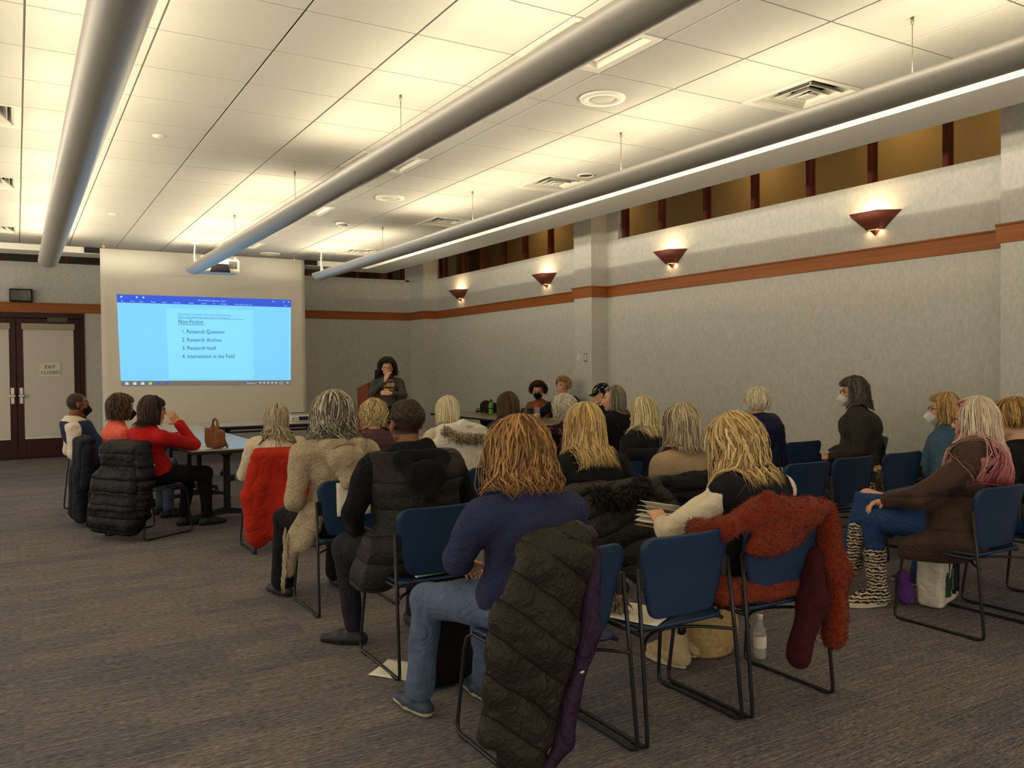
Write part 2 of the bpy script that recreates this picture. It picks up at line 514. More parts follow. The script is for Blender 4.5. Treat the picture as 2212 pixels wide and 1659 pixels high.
struct('baseboard_far', MB().box((0.99, YF - 0.012, 0), (XP, YF, 0.1)), M_base)

# ------------------------------------------------------------------ double door
def door(n, x0, x1, hs):
    d = struct('door_%d' % n, MB()
               .box((x0, YF + 0.02, 0.02), (x0 + 0.115, YF + 0.07, 2.40), 0.004)
               .box((x1 - 0.115, YF + 0.02, 0.02), (x1, YF + 0.07, 2.40), 0.004)
               .box((x0 + 0.115, YF + 0.02, 2.28), (x1 - 0.115, YF + 0.07, 2.40), 0.004)
               .box((x0 + 0.115, YF + 0.02, 0.02), (x1 - 0.115, YF + 0.07, 0.36), 0.004), M_maroon)
    MB().box((x0 + 0.115, YF + 0.04, 0.36), (x1 - 0.115, YF + 0.05, 2.28)).build('pane', M_glass, d)
    bl = MB().box((x0 + 0.10, YF + 0.004, 0.35), (x1 - 0.10, YF + 0.009, 2.22)).build('roller_blind', M_blind, d)
    MB().box((x0 + 0.08, YF - 0.045, 2.21), (x1 - 0.08, YF + 0.015, 2.31), 0.006).build('blind_cassette', mat('cassette', lin(176, 164, 136), 0.6, 0.03), bl)
    MB().box((x0 + 0.10, YF - 0.002, 0.335), (x1 - 0.10, YF + 0.014, 0.362), 0.003).build('bottom_bar', M_white, bl)
    hx = x1 - 0.06 if hs > 0 else x0 + 0.06
    MB().box((hx - 0.028, YF + 0.0, 0.94), (hx + 0.028, YF + 0.02, 1.22), 0.006).box((hx - 0.045, YF - 0.055, 1.06), (hx + 0.045, YF - 0.03, 1.10), 0.008)\
        .box((hx - 0.02, YF - 0.05, 1.045), (hx + 0.02, YF + 0.0, 1.115), 0.006).build('door_handle', M_chrome, d)
    return d
door(1, -0.965, -0.004, 1)
d2 = door(2, 0.004, 0.965, -1)
MB().box((0.47, YF - 0.06, 2.33), (0.78, YF + 0.018, 2.42), 0.006).build('door_closer', mat('closer_metal', lin(96, 90, 82), 0.5, 0.05, metal=0.4), d2)
struct('door_frame_1', MB().box((-1.06, YF - 0.02, 0), (-0.97, YF + 0.1, 2.42), 0.004).box((0.97, YF - 0.02, 0), (1.035, YF + 0.1, 2.42), 0.004)
       .box((-1.06, YF - 0.02, 2.405), (1.035, YF + 0.1, 2.495), 0.004), M_maroon)
struct('door_threshold_1', MB().box((-1.0, YF - 0.03, 0), (1.0, YF + 0.1, 0.02), 0.004), M_black)
# ------------------------------------------------------------------ lettering (flat mesh from the built-in font)
def text_mesh(body, size, align='LEFT', width=1.0):
    cu = bpy.data.curves.new('lettering', 'FONT')
    cu.body = body; cu.size = size; cu.align_x = align; cu.resolution_u = 3
    o = bpy.data.objects.new('lettering', cu); C.objects.link(o)
    dg = bpy.context.evaluated_depsgraph_get()
    me = bpy.data.meshes.new_from_object(o.evaluated_get(dg))
    bpy.data.objects.remove(o); bpy.data.curves.remove(cu)
    if width != 1.0:
        for v in me.vertices: v.co.x *= width
    return me
def lettering(name, body, size, m, loc, rot, parent, align='LEFT', width=1.0):
    me = text_mesh(body, size, align, width)
    me.materials.clear(); me.materials.append(m)
    o = bpy.data.objects.new(name, me); C.objects.link(o)
    o.parent = parent; o.location = loc; o.rotation_euler = rot
    return o
FACE_MY = (math.pi / 2, 0, 0)      # lies on a wall and faces -Y

# ------------------------------------------------------------------ pendant tube lights
RT, RB, ZP, Y_END = 0.120, 0.095, 2.948, 12.62
M_lamp = mat('lamp_glow', (1, 0.9, 0.7), 0.5, 0.0, emit=((1.0, 0.80, 0.48), 9.0))
M_lampoff = mat('lamp_unlit', lin(225, 222, 210), 0.4, 0.0)
M_wire = mat('wire', lin(120, 114, 98), 0.4, 0.0, metal=0.6)
PLAB = ['long silver tube light hanging above the double door, leftmost of three',
        'long silver tube light hanging across the middle of the ceiling, end over the projector',
        'long silver tube light hanging beside the white soffit on the window side',
        'added long silver tube light over the unseen left side, put in for its light']
def pendant(x, k):
    t = thing('pendant_light', PLAB[k], 'light', (x, Y_END, ZP), 0, 'tube lights hung from the ceiling')
    y0, y1 = -15.2, 0.0
    a = np.radians(np.linspace(176, 364, 33))
    ring = np.stack([np.cos(a) * RT, np.sin(a) * RB], 1)
    ys = np.array([0.0, -0.03] + [-2.44 * i for i in range(1, 7)] + [y0])
    P = np.stack([np.repeat(ring[:, 0][:, None], len(ys), 1), np.repeat(ys[None], 33, 0), np.repeat(ring[:, 1][:, None], len(ys), 1)], -1)
    MB().grid(P, thick=0.004).build('housing', M_tube, t)
    # end plate follows the open profile
    poly = [(p[1], p[0]) for p in ring]
    MB().prism(poly, 1, -0.004, 0.004).build('end_cap', M_tube, t)
    for i in range(7):
        yc = -0.16 - 2.44 * i
        MB().tube([(0, yc, -RB * 0.9), (0, yc, ZC - ZP)], 0.0022 if i else 0.0035, 6).build('suspension_wire', M_wire, t)
        MB().lathe([(0.0, 0.0), (0.009, 0.0), (0.009, 0.035), (0.0, 0.035)], 8, o=(0, yc, ZC - ZP - 0.036)).build('wire_stop', M_wire, t)
    M_cord = mat('white_cord', lin(232, 222, 190), 0.6, 0.0)
    if k > 0:
        q = [(-0.012 * math.sin(z * 9) - 0.01, -0.15 + 0.012 * math.cos(z * 7), z) for z in np.linspace(-0.04, ZC - ZP, 10)]
        MB().tube(q, 0.0085, 8).build('power_cord', M_cord, t)
        MB().lathe([(0.0, 0), (0.055, 0), (0.062, 0.008), (0.062, 0.012)], 20, o=(-0.01, -0.15, ZC - ZP - 0.012)).build('canopy', M_white, t)
    for i in range(13):
        yc = -0.62 - 1.22 * i
        lit = (k, i) not in ((1, 4), (1, 9), (2, 2), (0, 10))
        MB().tube([(0, yc - 0.56, -0.035), (0, yc + 0.56, -0.035)], 0.019, 8).build('lamp_tube', M_lamp if lit else M_lampoff, t)
        if lit:
            for sg in (-1, 1):      # batwing reflector: light leaves the open top to both sides
                area_light('lamp_light', (sg * 0.03, yc, 0.012), 0.06, PENDANT_W * (1.5 if i < 2 else 1.2 if i < 4 else 1.0), WARM, (0, math.pi - sg * 1.47, 0), t, 1.1)
    return t
for k, x in enumerate((0.385, 2.213, 4.045, -1.445)):  # the last tube is unseen, added to brighten the walls and left side
    pendant(x, k)

# ------------------------------------------------------------------ ceiling fittings
M_vent = mat('vent_paint', lin(170, 166, 152), 0.6, 0.03)
M_ventd = mat('vent_throat', lin(70, 64, 58), 0.8, 0.05)
VL = {(4, -1): 'square ceiling air vent with a tipped core half hidden by the middle tube light',
      (4, 4): 'square ceiling air vent by the middle tube light, second from its near end',
      (4, 8): 'square ceiling air vent by the middle tube light, third from its near end',
      (4, 13): 'square ceiling air vent above the projector', (7, -1): 'large square ceiling air vent nearest the wall windows, fully in view',
      (7, 4): 'square ceiling air vent next to a dark downlight and the window-side tube light',
      (7, 8): 'square ceiling air vent beside the window-side tube light, between two others',
      (7, 13): 'square ceiling air vent farthest along the window-side tube light',
      (-1, 4): 'square ceiling air vent at the left edge of the picture, largest of three',
      (-1, 8): 'square ceiling air vent at the left edge of the picture, middle of three',
      (-1, 13): 'square ceiling air vent at the left edge of the picture, smallest of three'}
def sq_ring(mb, s0, z0, s1, z1, th=0.004):
    """sloped square ring between half-size s0 at z0 and s1 at z1"""
    A = [(-s0, -s0, z0), (s0, -s0, z0), (s0, s0, z0), (-s0, s0, z0)]
    B = [(-s1, -s1, z1), (s1, -s1, z1), (s1, s1, z1), (-s1, s1, z1)]
    A2 = [(x, y, z + th) for x, y, z in A]; B2 = [(x, y, z + th) for x, y, z in B]
    F = []
    for i in range(4):
        j = (i + 1) % 4
        F += [[i, j, 4 + j, 4 + i], [8 + i, 12 + i, 12 + j, 8 + j], [i, 8 + i, 8 + j, j], [4 + i, 4 + j, 12 + j, 12 + i]]
    mb.add(A + B + A2 + B2, [np.array(F)], smooth=False)
    return mb
def vent(i, j):
    t = thing('ceiling_vent', VL[(i, j)], 'vent', (TX + (i + 0.5) * TS, TY + (j + 0.5) * TS, ZC), 0, 'square ceiling vents')
    MB().box((-0.298, -0.298, 0.16), (0.298, 0.298, 0.17)).build('throat', M_ventd, t)
    f = MB(); sq_ring(f, 0.300, -0.004, 0.255, 0.0, 0.008); sq_ring(f, 0.255, 0.0, 0.215, 0.07); f.build('frame', M_vent, t)
    for q, (s, z) in enumerate(((0.215, 0.022), (0.155, 0.014), (0.095, 0.006))):
        r = MB(); sq_ring(r, s, z, s - 0.045, z + 0.042); r.build('louvre_ring', M_vent, t)
    MB().box((-0.045, -0.045, 0.004), (0.045, 0.045, 0.012), 0.003).build('core_plate', M_vent, t)
    for s in (-1, 1):
        MB().tube([(s * 0.16, s * 0.16, 0.03), (s * 0.03, s * 0.03, 0.06)], 0.004, 6).build('brace', M_vent, t)
    return t
for v in VENTS: vent(*v)
M_mesh = mat('speaker_mesh', lin(164, 158, 142), 0.7, 0.25, 300)
for (x, y, lab) in ((3.42, 4.54, 'round white ceiling speaker grille, largest of three'), (3.42, 8.26, 'round white ceiling speaker grille, middle of three'),
                    (3.42, 13.1, 'round white ceiling speaker grille near the projection screen')):
    t = thing('ceiling_speaker', lab, 'speaker', (x, y, ZC), 0, 'round ceiling speakers')
    MB().lathe([(0.155, 0.0), (0.150, -0.012), (0.095, -0.014), (0.095, -0.006)], 36).build('rim', M_cfix, t)
    g = MB(); g.lathe([(0.095, -0.008), (0.07, -0.012), (0.0, -0.014)], 36); gg = g.build('grille', M_mesh, t)
    for r in (0.03, 0.05, 0.07):
        MB().tube([(r * math.cos(a), r * math.sin(a), -0.0125) for a in np.linspace(0, 2 * math.pi, 25)[:-1]], 0.002, 5, closed=True).build('grille_ring', M_cfix, gg)
    for a in range(4):
        MB().lathe([(0.0, -0.017), (0.006, -0.015), (0.006, -0.012)], 8, o=(0.125 * math.cos(a * math.pi / 2 + 0.4), 0.125 * math.sin(a * math.pi / 2 + 0.4), 0)).build('screw', M_chrome, t)
for (x, y, lab) in ((4.65, 6.44, 'dark recessed downlight beside a square vent'), (4.67, 12.02, 'small dark recessed downlight above the far end of the window-side tube light')):
    t = thing('ceiling_downlight', lab, 'downlight', (x, y, ZC), 0, 'recessed ceiling downlights')
    MB().lathe([(0.082, 0.0), (0.080, -0.006), (0.066, -0.006), (0.062, 0.0)], 28).build('trim_ring', M_cfix, t)
    MB().lathe([(0.062, 0.0), (0.058, -0.003), (0.0, -0.003)], 28).build('baffle', mat('baffle_bronze', lin(64, 50, 36), 0.4, 0.05), t)
t = thing('smoke_detector', 'white smoke detector on the ceiling between the tube lights', 'smoke detector', (3.5, 9.97, ZC))
MB().lathe([(0.0, -0.05), (0.05, -0.05), (0.062, -0.038), (0.062, -0.022), (0.08, -0.02), (0.082, 0.0)], 28).build('body', M_cfix, t)
MB().lathe([(0.0625, -0.036), (0.0635, -0.032), (0.0625, -0.026)], 28).build('sensing_slot', M_dark, t)
for (x, y, lab) in ((0.972, 6.92, 'round white sprinkler cover plate on the ceiling, nearer of two'), (0.978, 10.6, 'round white sprinkler cover plate on the ceiling, farther of two')):
    t = thing('sprinkler_cover', lab, 'sprinkler', (x, y, ZC), 0, 'sprinkler covers on the ceiling')
    MB().lathe([(0.0, -0.012), (0.036, -0.012), (0.041, -0.006), (0.041, 0.0)], 24).build('cover_plate', M_cfix, t)
    MB().lathe([(0.043, -0.003), (0.05, -0.003), (0.05, 0.0)], 24).build('escutcheon', M_vent, t)
for (x, y, lab) in ((1.04, 12.56, 'tiny orange hook hanging from the ceiling near the door'), (3.703, 12.79, 'tiny orange hook hanging from the ceiling beside a round speaker')):
    t = thing('ceiling_hook', lab, 'hook', (x, y, ZC), 0, 'small hooks on the ceiling')
    MB().tube([(0, 0, 0), (0.004, 0, -0.05), (0, 0, -0.1)], 0.002, 6).build('loop', M_wire, t)
    MB().tube([(0, 0, -0.1), (0.012, 0, -0.112), (0.01, 0, -0.13), (-0.008, 0, -0.128), (-0.01, 0, -0.108)], 0.006, 6).build('clip', mat('orange_clip', lin(214, 140, 60), 0.5), t)

# ------------------------------------------------------------------ wall sconces
M_copper = mat('sconce_copper', lin(128, 66, 50), 0.5, 0.08, 14, metal=0.25, spec=0.5)
SL = ['copper wedge wall sconce nearest the pillar at the right edge, largest of four', 'copper wedge wall sconce just right of the middle pillar',
      'copper wedge wall sconce just left of the middle pillar', 'copper wedge wall sconce nearest the far corner, smallest of four']
for k, yc in enumerate((5.42, 8.47, 11.52, 14.6)):
    t = thing('wall_sconce', SL[k], 'sconce', (XR, yc, 2.84), 0, 'copper wall sconces')
    def shell(w0, d0, z0, w1, d1, z1, c0, c1):
        lo = [(0, -w0, z0), (-d0, -w0 + c0, z0), (-d0, w0 - c0, z0), (0, w0, z0)]
        hi = [(0, -w1, z1), (-d1, -w1 + c1, z1), (-d1, w1 - c1, z1), (0, w1, z1)]
        P = np.array([lo, hi]).transpose(1, 0, 2)
        return MB().grid(P, thick=0.004)
    s = shell(0.09, 0.07, 0.0, 0.29, 0.2, 0.165, 0.03, 0.13).build('shade', M_copper, t)
    MB().box((-0.075, -0.07, 0.004), (-0.004, 0.07, 0.010)).build('lens', mat('sconce_lens', (1, 0.8, 0.5), 0.4, 0, emit=((1.0, 0.66, 0.3), 2.2)), t)
    MB().add([(0, -0.045, -0.004), (-0.06, -0.035, -0.004), (-0.06, 0.035, -0.004), (0, 0.045, -0.004), (-0.012, 0, -0.06)],
             [np.array([[0, 1, 4], [1, 2, 4], [2, 3, 4], [3, 0, 4]]), np.array([[3, 2, 1, 0]])], smooth=False).build('finial', M_copper, t)
    area_light('sconce_up', (-0.09, 0, 0.09), 0.08, SCONCE_W, (1.0, 0.70, 0.36), (math.pi, 0, 0), t, 0.2)
    area_light('sconce_down', (-0.035, 0, -0.001), 0.03, SCONCE_W * 0.16, (1.0, 0.66, 0.33), (0, 0, 0), t, 0.14)

# ------------------------------------------------------------------ light switches on the pillar, alarm box by the door, closed sign
t = thing('light_switch', 'white wall switch with two toggles on the pillar, left of the pair', 'switch', (XP, 10.235, 1.62), 0, 'switches on the pillar')
MB().box((-0.008, -0.04, -0.06), (0, 0.04, 0.06), 0.003).build('plate', M_white, t)
for z in (-0.02, 0.02): MB().box((-0.02, -0.007, z - 0.012), (-0.006, 0.007, z + 0.012), 0.003).build('toggle', M_white, t)
t = thing('light_switch', 'chrome framed wall switch on the pillar, right of the pair', 'switch', (XP, 10.045, 1.62), 0, 'switches on the pillar')
MB().box((-0.008, -0.045, -0.065), (0, 0.045, 0.065), 0.003).build('plate', M_chrome, t)
MB().box((-0.016, -0.02, -0.045), (-0.006, 0.02, 0.045), 0.003).build('rocker', M_white, t)
t = thing('wall_speaker_box', 'black box with a glossy front above the door on the oak rail', 'speaker', (0.085, YF, 2.665))
MB().box((-0.17, -0.12, 0.0), (0.17, -0.002, 0.22), 0.012).build('housing', M_blackm, t)
MB().box((-0.15, -0.128, 0.02), (0.15, -0.118, 0.20), 0.004).build('front_cover', mat('smoked_cover', (0.03, 0.03, 0.035), 0.12, 0.6, 14, spec=0.6), t)
t = thing('paper_sign', 'paper notice reading EXIT CLOSED taped on the door blind', 'sign', (0.497, YF - 0.002, 1.52))
MB().box((-0.155, -0.002, -0.115), (0.155, 0.002, 0.115)).build('sheet', M_paper, t)
lettering('lettering', 'EXIT', 0.082, M_ink, (0, -0.004, 0.018), FACE_MY, t, 'CENTER')
lettering('lettering', 'CLOSED', 0.076, M_ink, (0, -0.004, -0.075), FACE_MY, t, 'CENTER')

# ------------------------------------------------------------------ projection screen and the picture thrown on it
YS = 13.575
sx0, sx1, sz0 = 1.075, 4.10, 0.5
scr = thing('projection_screen', 'large white roll-down projection screen hanging in front of the far wall', 'projection screen', (0, 0, 0))
u = np.linspace(0, 1, 41); v = np.linspace(0, 1, 15)
P = np.zeros((41, 15, 3))
P[..., 0] = sx0 + (sx1 - sx0) * u[:, None]; P[..., 2] = sz0 + (ZC - 0.005 - sz0) * v[None]
P[..., 1] = YS + 0.0015 * np.sin(u[:, None] * 14) * (1 - v[None])
MB().grid(P, thick=-0.004).build('screen_fabric', mat('screen_white', lin(214, 208, 194), 0.9, 0.02, 3), scr)
MB().tube([(sx0 - 0.02, YS, sz0), (sx1 + 0.02, YS, sz0)], 0.016, 10).build('bottom_bar', M_black, scr)
MB().box((sx0 - 0.2, YS + 0.01, SZ + 0.005), (sx1 + 0.22, SY0 - 0.004, ZC - 0.004)).build('roller_housing', M_dark, scr)

def emis(name, col, e):
    m = bpy.data.materials.new(name); m.use_nodes = True
    b = m.node_tree.nodes['Principled BSDF']
    b.inputs['Base Color'].default_value = (*[0.2 * c for c in col], 1); b.inputs['Roughness'].default_value = 0.9
    b.inputs['Emission Color'].default_value = (*col, 1); b.inputs['Emission Strength'].default_value = e
    MATS[name] = m
    return m
E_page = emis('projected_page', lin(128, 208, 250), SCREEN_E)
E_bg = emis('projected_pasteboard', lin(118, 196, 250), SCREEN_E)
E_bar = emis('projected_blue_bar', lin(52, 84, 200), SCREEN_E)
E_task = emis('projected_taskbar', lin(112, 104, 92), SCREEN_E * 0.9)
E_txt = emis('projected_text', lin(36, 58, 92), SCREEN_E)
E_ui = emis('projected_bright_text', lin(168, 206, 250), SCREEN_E)
E_green = emis('projected_green_icon', lin(120, 196, 150), SCREEN_E)
yp = YS - 0.007
pic = thing('projected_slide', 'bright blue projected word processor page headed Non-Fiction', 'projected image', (0, yp, 0))
# corners of the picture on the screen (slightly keystoned)
TL, TR, BL, BR = (1.288, 2.614), (3.868, 2.618), (1.325, 1.262), (3.845, 1.232)
def at(a, b):
    """a: 0..1 across, b: 0..1 down"""
    t_ = np.array(TL) * (1 - a) + np.array(TR) * a
    b_ = np.array(BL) * (1 - a) + np.array(BR) * a
    q = t_ * (1 - b) + b_ * b
    return q
def quad(name, a0, b0, a1, b1, m, dy=0.0):
    n = 9
    A = np.linspace(a0, a1, n)
    P = np.zeros((n, 2, 3))
    for i, a in enumerate(A):
        for j, b in enumerate((b1, b0)):
            q = at(a, b); P[i, j] = (q[0], -dy, q[1])
    return MB().grid(P, thick=-0.0012).build(name, m, pic)
quad('title_bar', 0, 0, 1, 0.088, E_bar)
quad('pasteboard', 0, 0.088, 1, 0.945, E_bg)
quad('page', 0.262, 0.135, 0.765, 0.93, E_page, 0.001)
quad('taskbar', 0, 0.945, 1, 1.0, E_task)
quad('scroll_strip', 0.988, 0.10, 0.995, 0.93, E_page, 0.0015)
def line(body, a, b, h, m, align='LEFT', width=1.0):
    q = at(a, b)
    return lettering('lettering', body, h, m, (q[0], -0.0035, q[1]), FACE_MY, pic, align, width)
# serif letters for the page: built from the plain face with added foot and head serifs
def serif_line(body, a, b, h):
    o = line(body, a, b, h, E_txt, width=0.86)
    return o
line('Fabre, Jones Malika. The Three Mothers: How the Mothers of Martin Luther King, Jr.,', 0.325, 0.208, 0.031, E_txt, width=0.74)
line('Malcolm X, and James Baldwin Shaped a Nation. New York: Flat Iron Books, 2021.', 0.325, 0.238, 0.031, E_txt, width=0.74)
quad('rule', 0.325, 0.243, 0.71, 0.246, E_txt, 0.002)
serif_line('Non-Fiction', 0.325, 0.303, 0.088)
quad('underline', 0.325, 0.312, 0.472, 0.317, E_txt, 0.002)
for body, b in (('1. Research Question', 0.413), ('2. Research Archive', 0.506), ('3. Research Itself', 0.598), ('4. Intervention in the Field', 0.692)):
    serif_line(body, 0.343, b, 0.084)
line('Fabre, Nonfiction  Pages.docx - Word', 0.52, 0.045, 0.03, E_ui, 'CENTER', 0.9)
xx = 0.02
for w_ in ('File', 'Home', 'Insert', 'Design', 'Layout', 'References', 'Mailings', 'Review', 'View', 'Developer', 'Tell me what you want to do'):
    line(w_, xx, 0.078, 0.028, E_ui, width=0.85); xx += 0.024 + 0.0062 * len(w_)
line('Share', 0.955, 0.078, 0.028, E_ui, width=0.85)
for a in (0.018, 0.10, 0.135): quad('toolbar_icon', a, 0.016, a + 0.01, 0.034, E_ui, 0.002)
for a in (0.885, 0.95, 0.982): quad('window_button', a, 0.02, a + 0.008, 0.03, E_ui, 0.002)
for k, a in enumerate((0.022, 0.065, 0.108, 0.15, 0.195, 0.238)):
    quad('taskbar_icon', a, 0.96, a + 0.018, 0.988, (E_ui, E_ui, E_ui, E_green, E_bar, E_bar)[k], 0.002)
quad('taskbar_icon', 0.70, 0.962, 0.713, 0.985, E_bar, 0.002)
line('Showing now', 0.722, 0.984, 0.03, E_ui, width=0.85)
line('1:22 PM', 0.925, 0.972, 0.022, E_ui, width=0.85)
line('1/19/2023', 0.92, 0.993, 0.022, E_ui, width=0.85)
for a in (0.80, 0.825, 0.85, 0.875, 0.9, 0.975): quad('tray_icon', a, 0.966, a + 0.009, 0.982, E_ui, 0.002)

# ------------------------------------------------------------------ projector
pr = thing('projector', 'white ceiling projector with black hood behind the end of the middle tube light', 'projector', (2.605, 12.97, 2.925))
pr.scale = (1.12, 1.12, 1.12)
MB().box((-0.255, -0.16, 0.0), (0.255, 0.2, 0.185), 0.02).build('body', M_white, pr)
for s in (-1, 1):
    g = MB().box((s * 0.165 - 0.055, -0.164, 0.05), (s * 0.165 + 0.055, -0.158, 0.15), 0.002).build('grille', mat('grille_grey', lin(150, 146, 136), 0.6), pr)
    for q in range(7):
        MB().box((s * 0.165 - 0.05, -0.168, 0.056 + q * 0.0135), (s * 0.165 + 0.05, -0.163, 0.062 + q * 0.0135)).build('slat', M_dark, g)
    MB().lathe([(0.0, 0.0), (0.016, 0.0), (0.016, 0.03), (0.0, 0.03)], 12, o=(s * 0.21, -0.08, 0.185)).build('foot', M_white, pr)
MB().add(np.array([[-0.1, -0.16, 0.11], [0.1, -0.16, 0.11], [0.12, -0.16, 0.03], [-0.12, -0.16, 0.03], [-0.07, -0.28, 0.07], [0.08, -0.28, 0.07], [0.1, -0.28, 0.015], [-0.08, -0.28, 0.0],
                   [0.13, -0.16, 0.0], [-0.13, -0.16, 0.0]]),
         [np.array([[0, 1, 5, 4], [1, 2, 6, 5], [3, 0, 4, 7], [4, 5, 6, 7]]), np.array([[2, 8, 6], [9, 3, 7]]), np.array([[8, 9, 7, 6]])], smooth=False).build('cable_hood', M_blackm, pr)
MB().tube([(-0.02, 0.02, 0.18), (-0.02, 0.02, (ZC - 2.925) / 1.12)], 0.03, 12).box((-0.11, -0.06, 0.20), (0.07, 0.1, 0.235), 0.006).box((-0.09, -0.05, 0.27), (0.05, 0.09, 0.30), 0.006)\
    .build('ceiling_mount', M_black, pr)
MB().lathe([(0.0, 0.0), (0.05, 0.0), (0.055, 0.05), (0.0, 0.05)], 20, o=(0.0, 0.2, 0.09), R=Matrix.Rotation(-math.pi / 2, 3, 'X')).build('lens', mat('lens_glass', (0.02, 0.02, 0.03), 0.05, 0, spec=0.8), pr)
# ------------------------------------------------------------------ stacking chair: blue shell, black sled frame
M_blue = mat('chair_blue', lin(29, 52, 82), 0.42, 0.06, 40, 0.06, 500, spec=0.4)
def plate(outline_w, vs, ybase, n=17, thick=0.012):
    u = np.linspace(-1, 1, n)
    P = np.zeros((n, len(vs), 3))
    for j, v in enumerate(vs):
        w = outline_w(v)
        x = u * w
        P[:, j, 0] = x
        yb, z = ybase(v)
        P[:, j, 1] = yb - 0.035 * (1 - (x / 0.25) ** 2)
        P[:, j, 2] = z
    return MB().grid(P, thick=-thick)
def hw_back(v):
    w = 0.168 + 0.067 * min(1, v / 0.75)
    r = 0.055
    if v > 1 - r / 0.33:
        q = (v - (1 - r / 0.33)) * 0.33
        w = w - r + math.sqrt(max(r * r - q * q, 0))
    if v < 0.1:
        q = (0.1 - v) * 0.33; rr = 0.033
        w = w - rr + math.sqrt(max(rr * rr - q * q, 0))
    return w
def yz_back(v):
    z = 0.475 + 0.335 * v
    y = -0.150 - 0.035 * v - (0.03 * (v - 0.6) if v > 0.6 else 0)
    return y, z
vs_b = np.concatenate([[0, 0.02, 0.05, 0.1], np.linspace(0.2, 0.8, 7), np.linspace(0.835, 1.0, 9)])
back_me = plate(hw_back, vs_b, yz_back).mesh('backrest', M_blue)
def seat_mesh():
    n, vs = 17, np.concatenate([np.linspace(0, 0.12, 5), np.linspace(0.25, 0.85, 6), np.linspace(0.88, 1, 6)])
    u = np.linspace(-1, 1, n); P = np.zeros((n, len(vs), 3))
    for j, v in enumerate(vs):
        w, r = 0.215 + 0.012 * v, 0.05
        for lo in (v * 0.43, (1 - v) * 0.43):
            if lo < r:
                w = min(w, 0.22 - r + math.sqrt(max(r * r - (r - lo) ** 2, 0)))
        P[:, j, 0] = u * w; P[:, j, 1] = -0.20 + 0.43 * v
        P[:, j, 2] = 0.452 - 0.016 * (1 - u ** 2) * math.sin(math.pi * min(1, v * 1.1)) - (0.03 * ((v - 0.8) / 0.2) ** 2 if v > 0.8 else 0)
    return MB().grid(P, thick=0.012)
seat_me = seat_mesh().mesh('seat', M_blue)
def sled(s):
    pts = [(s * 0.240, -0.192, 0.685), (s * 0.246, -0.224, 0.40), (s * 0.252, -0.258, 0.05), (s * 0.252, -0.256, 0.018), (s * 0.252, -0.236, 0.010),
           (s * 0.252, 0.236, 0.010), (s * 0.252, 0.258, 0.018), (s * 0.251, 0.262, 0.05), (s * 0.235, 0.225, 0.36), (s * 0.228, 0.212, 0.405), (s * 0.22, 0.18, 0.424), (s * 0.22, -0.18, 0.424)]
    return MB().tube(pts, 0.0085, 8)
sled_me = [sled(-1).mesh('sled_leg', M_black), sled(1).mesh('sled_leg', M_black)]
str_me = MB().tube([(x, -0.235 + 0.16 * (1 - (x / 0.243) ** 2), 0.385) for x in np.linspace(-0.243, 0.243, 15)], 0.007, 8).mesh('stretcher', M_black)
cross_me = MB().tube([(-0.22, 0, 0.42), (0.22, 0, 0.42)], 0.007, 8).mesh('seat_support', M_black)
brk_me = [MB().box((s * 0.224 - 0.014, -0.196, 0.60), (s * 0.224 + 0.016, -0.182, 0.69), 0.005).mesh('back_bracket', M_black) for s in (-1, 1)]
glide_me = MB().box((-0.012, -0.03, 0.0), (0.012, 0.03, 0.012), 0.003).mesh('glide', M_blackm)
def chair(x, y, a, label, group='blue stacking chairs'):
    t = thing('stacking_chair', label, 'chair', (x, y, 0), math.radians(a), group)
    def p(name, me, loc=(0, 0, 0), par=None):
        o = bpy.data.objects.new(name, me); C.objects.link(o); o.parent = par or t; o.location = loc; return o
    p('seat', seat_me); p('backrest', back_me)
    for k in (0, 1):
        l = p('sled_leg', sled_me[k]); p('back_bracket', brk_me[k])
        for yy in (-0.2, 0.2): p('glide', glide_me, (0.252 * (1 if k else -1), yy, 0), l)
    p('stretcher', str_me)
    for yy in (0.12, -0.14): p('seat_support', cross_me, (0, yy, 0))
    return t

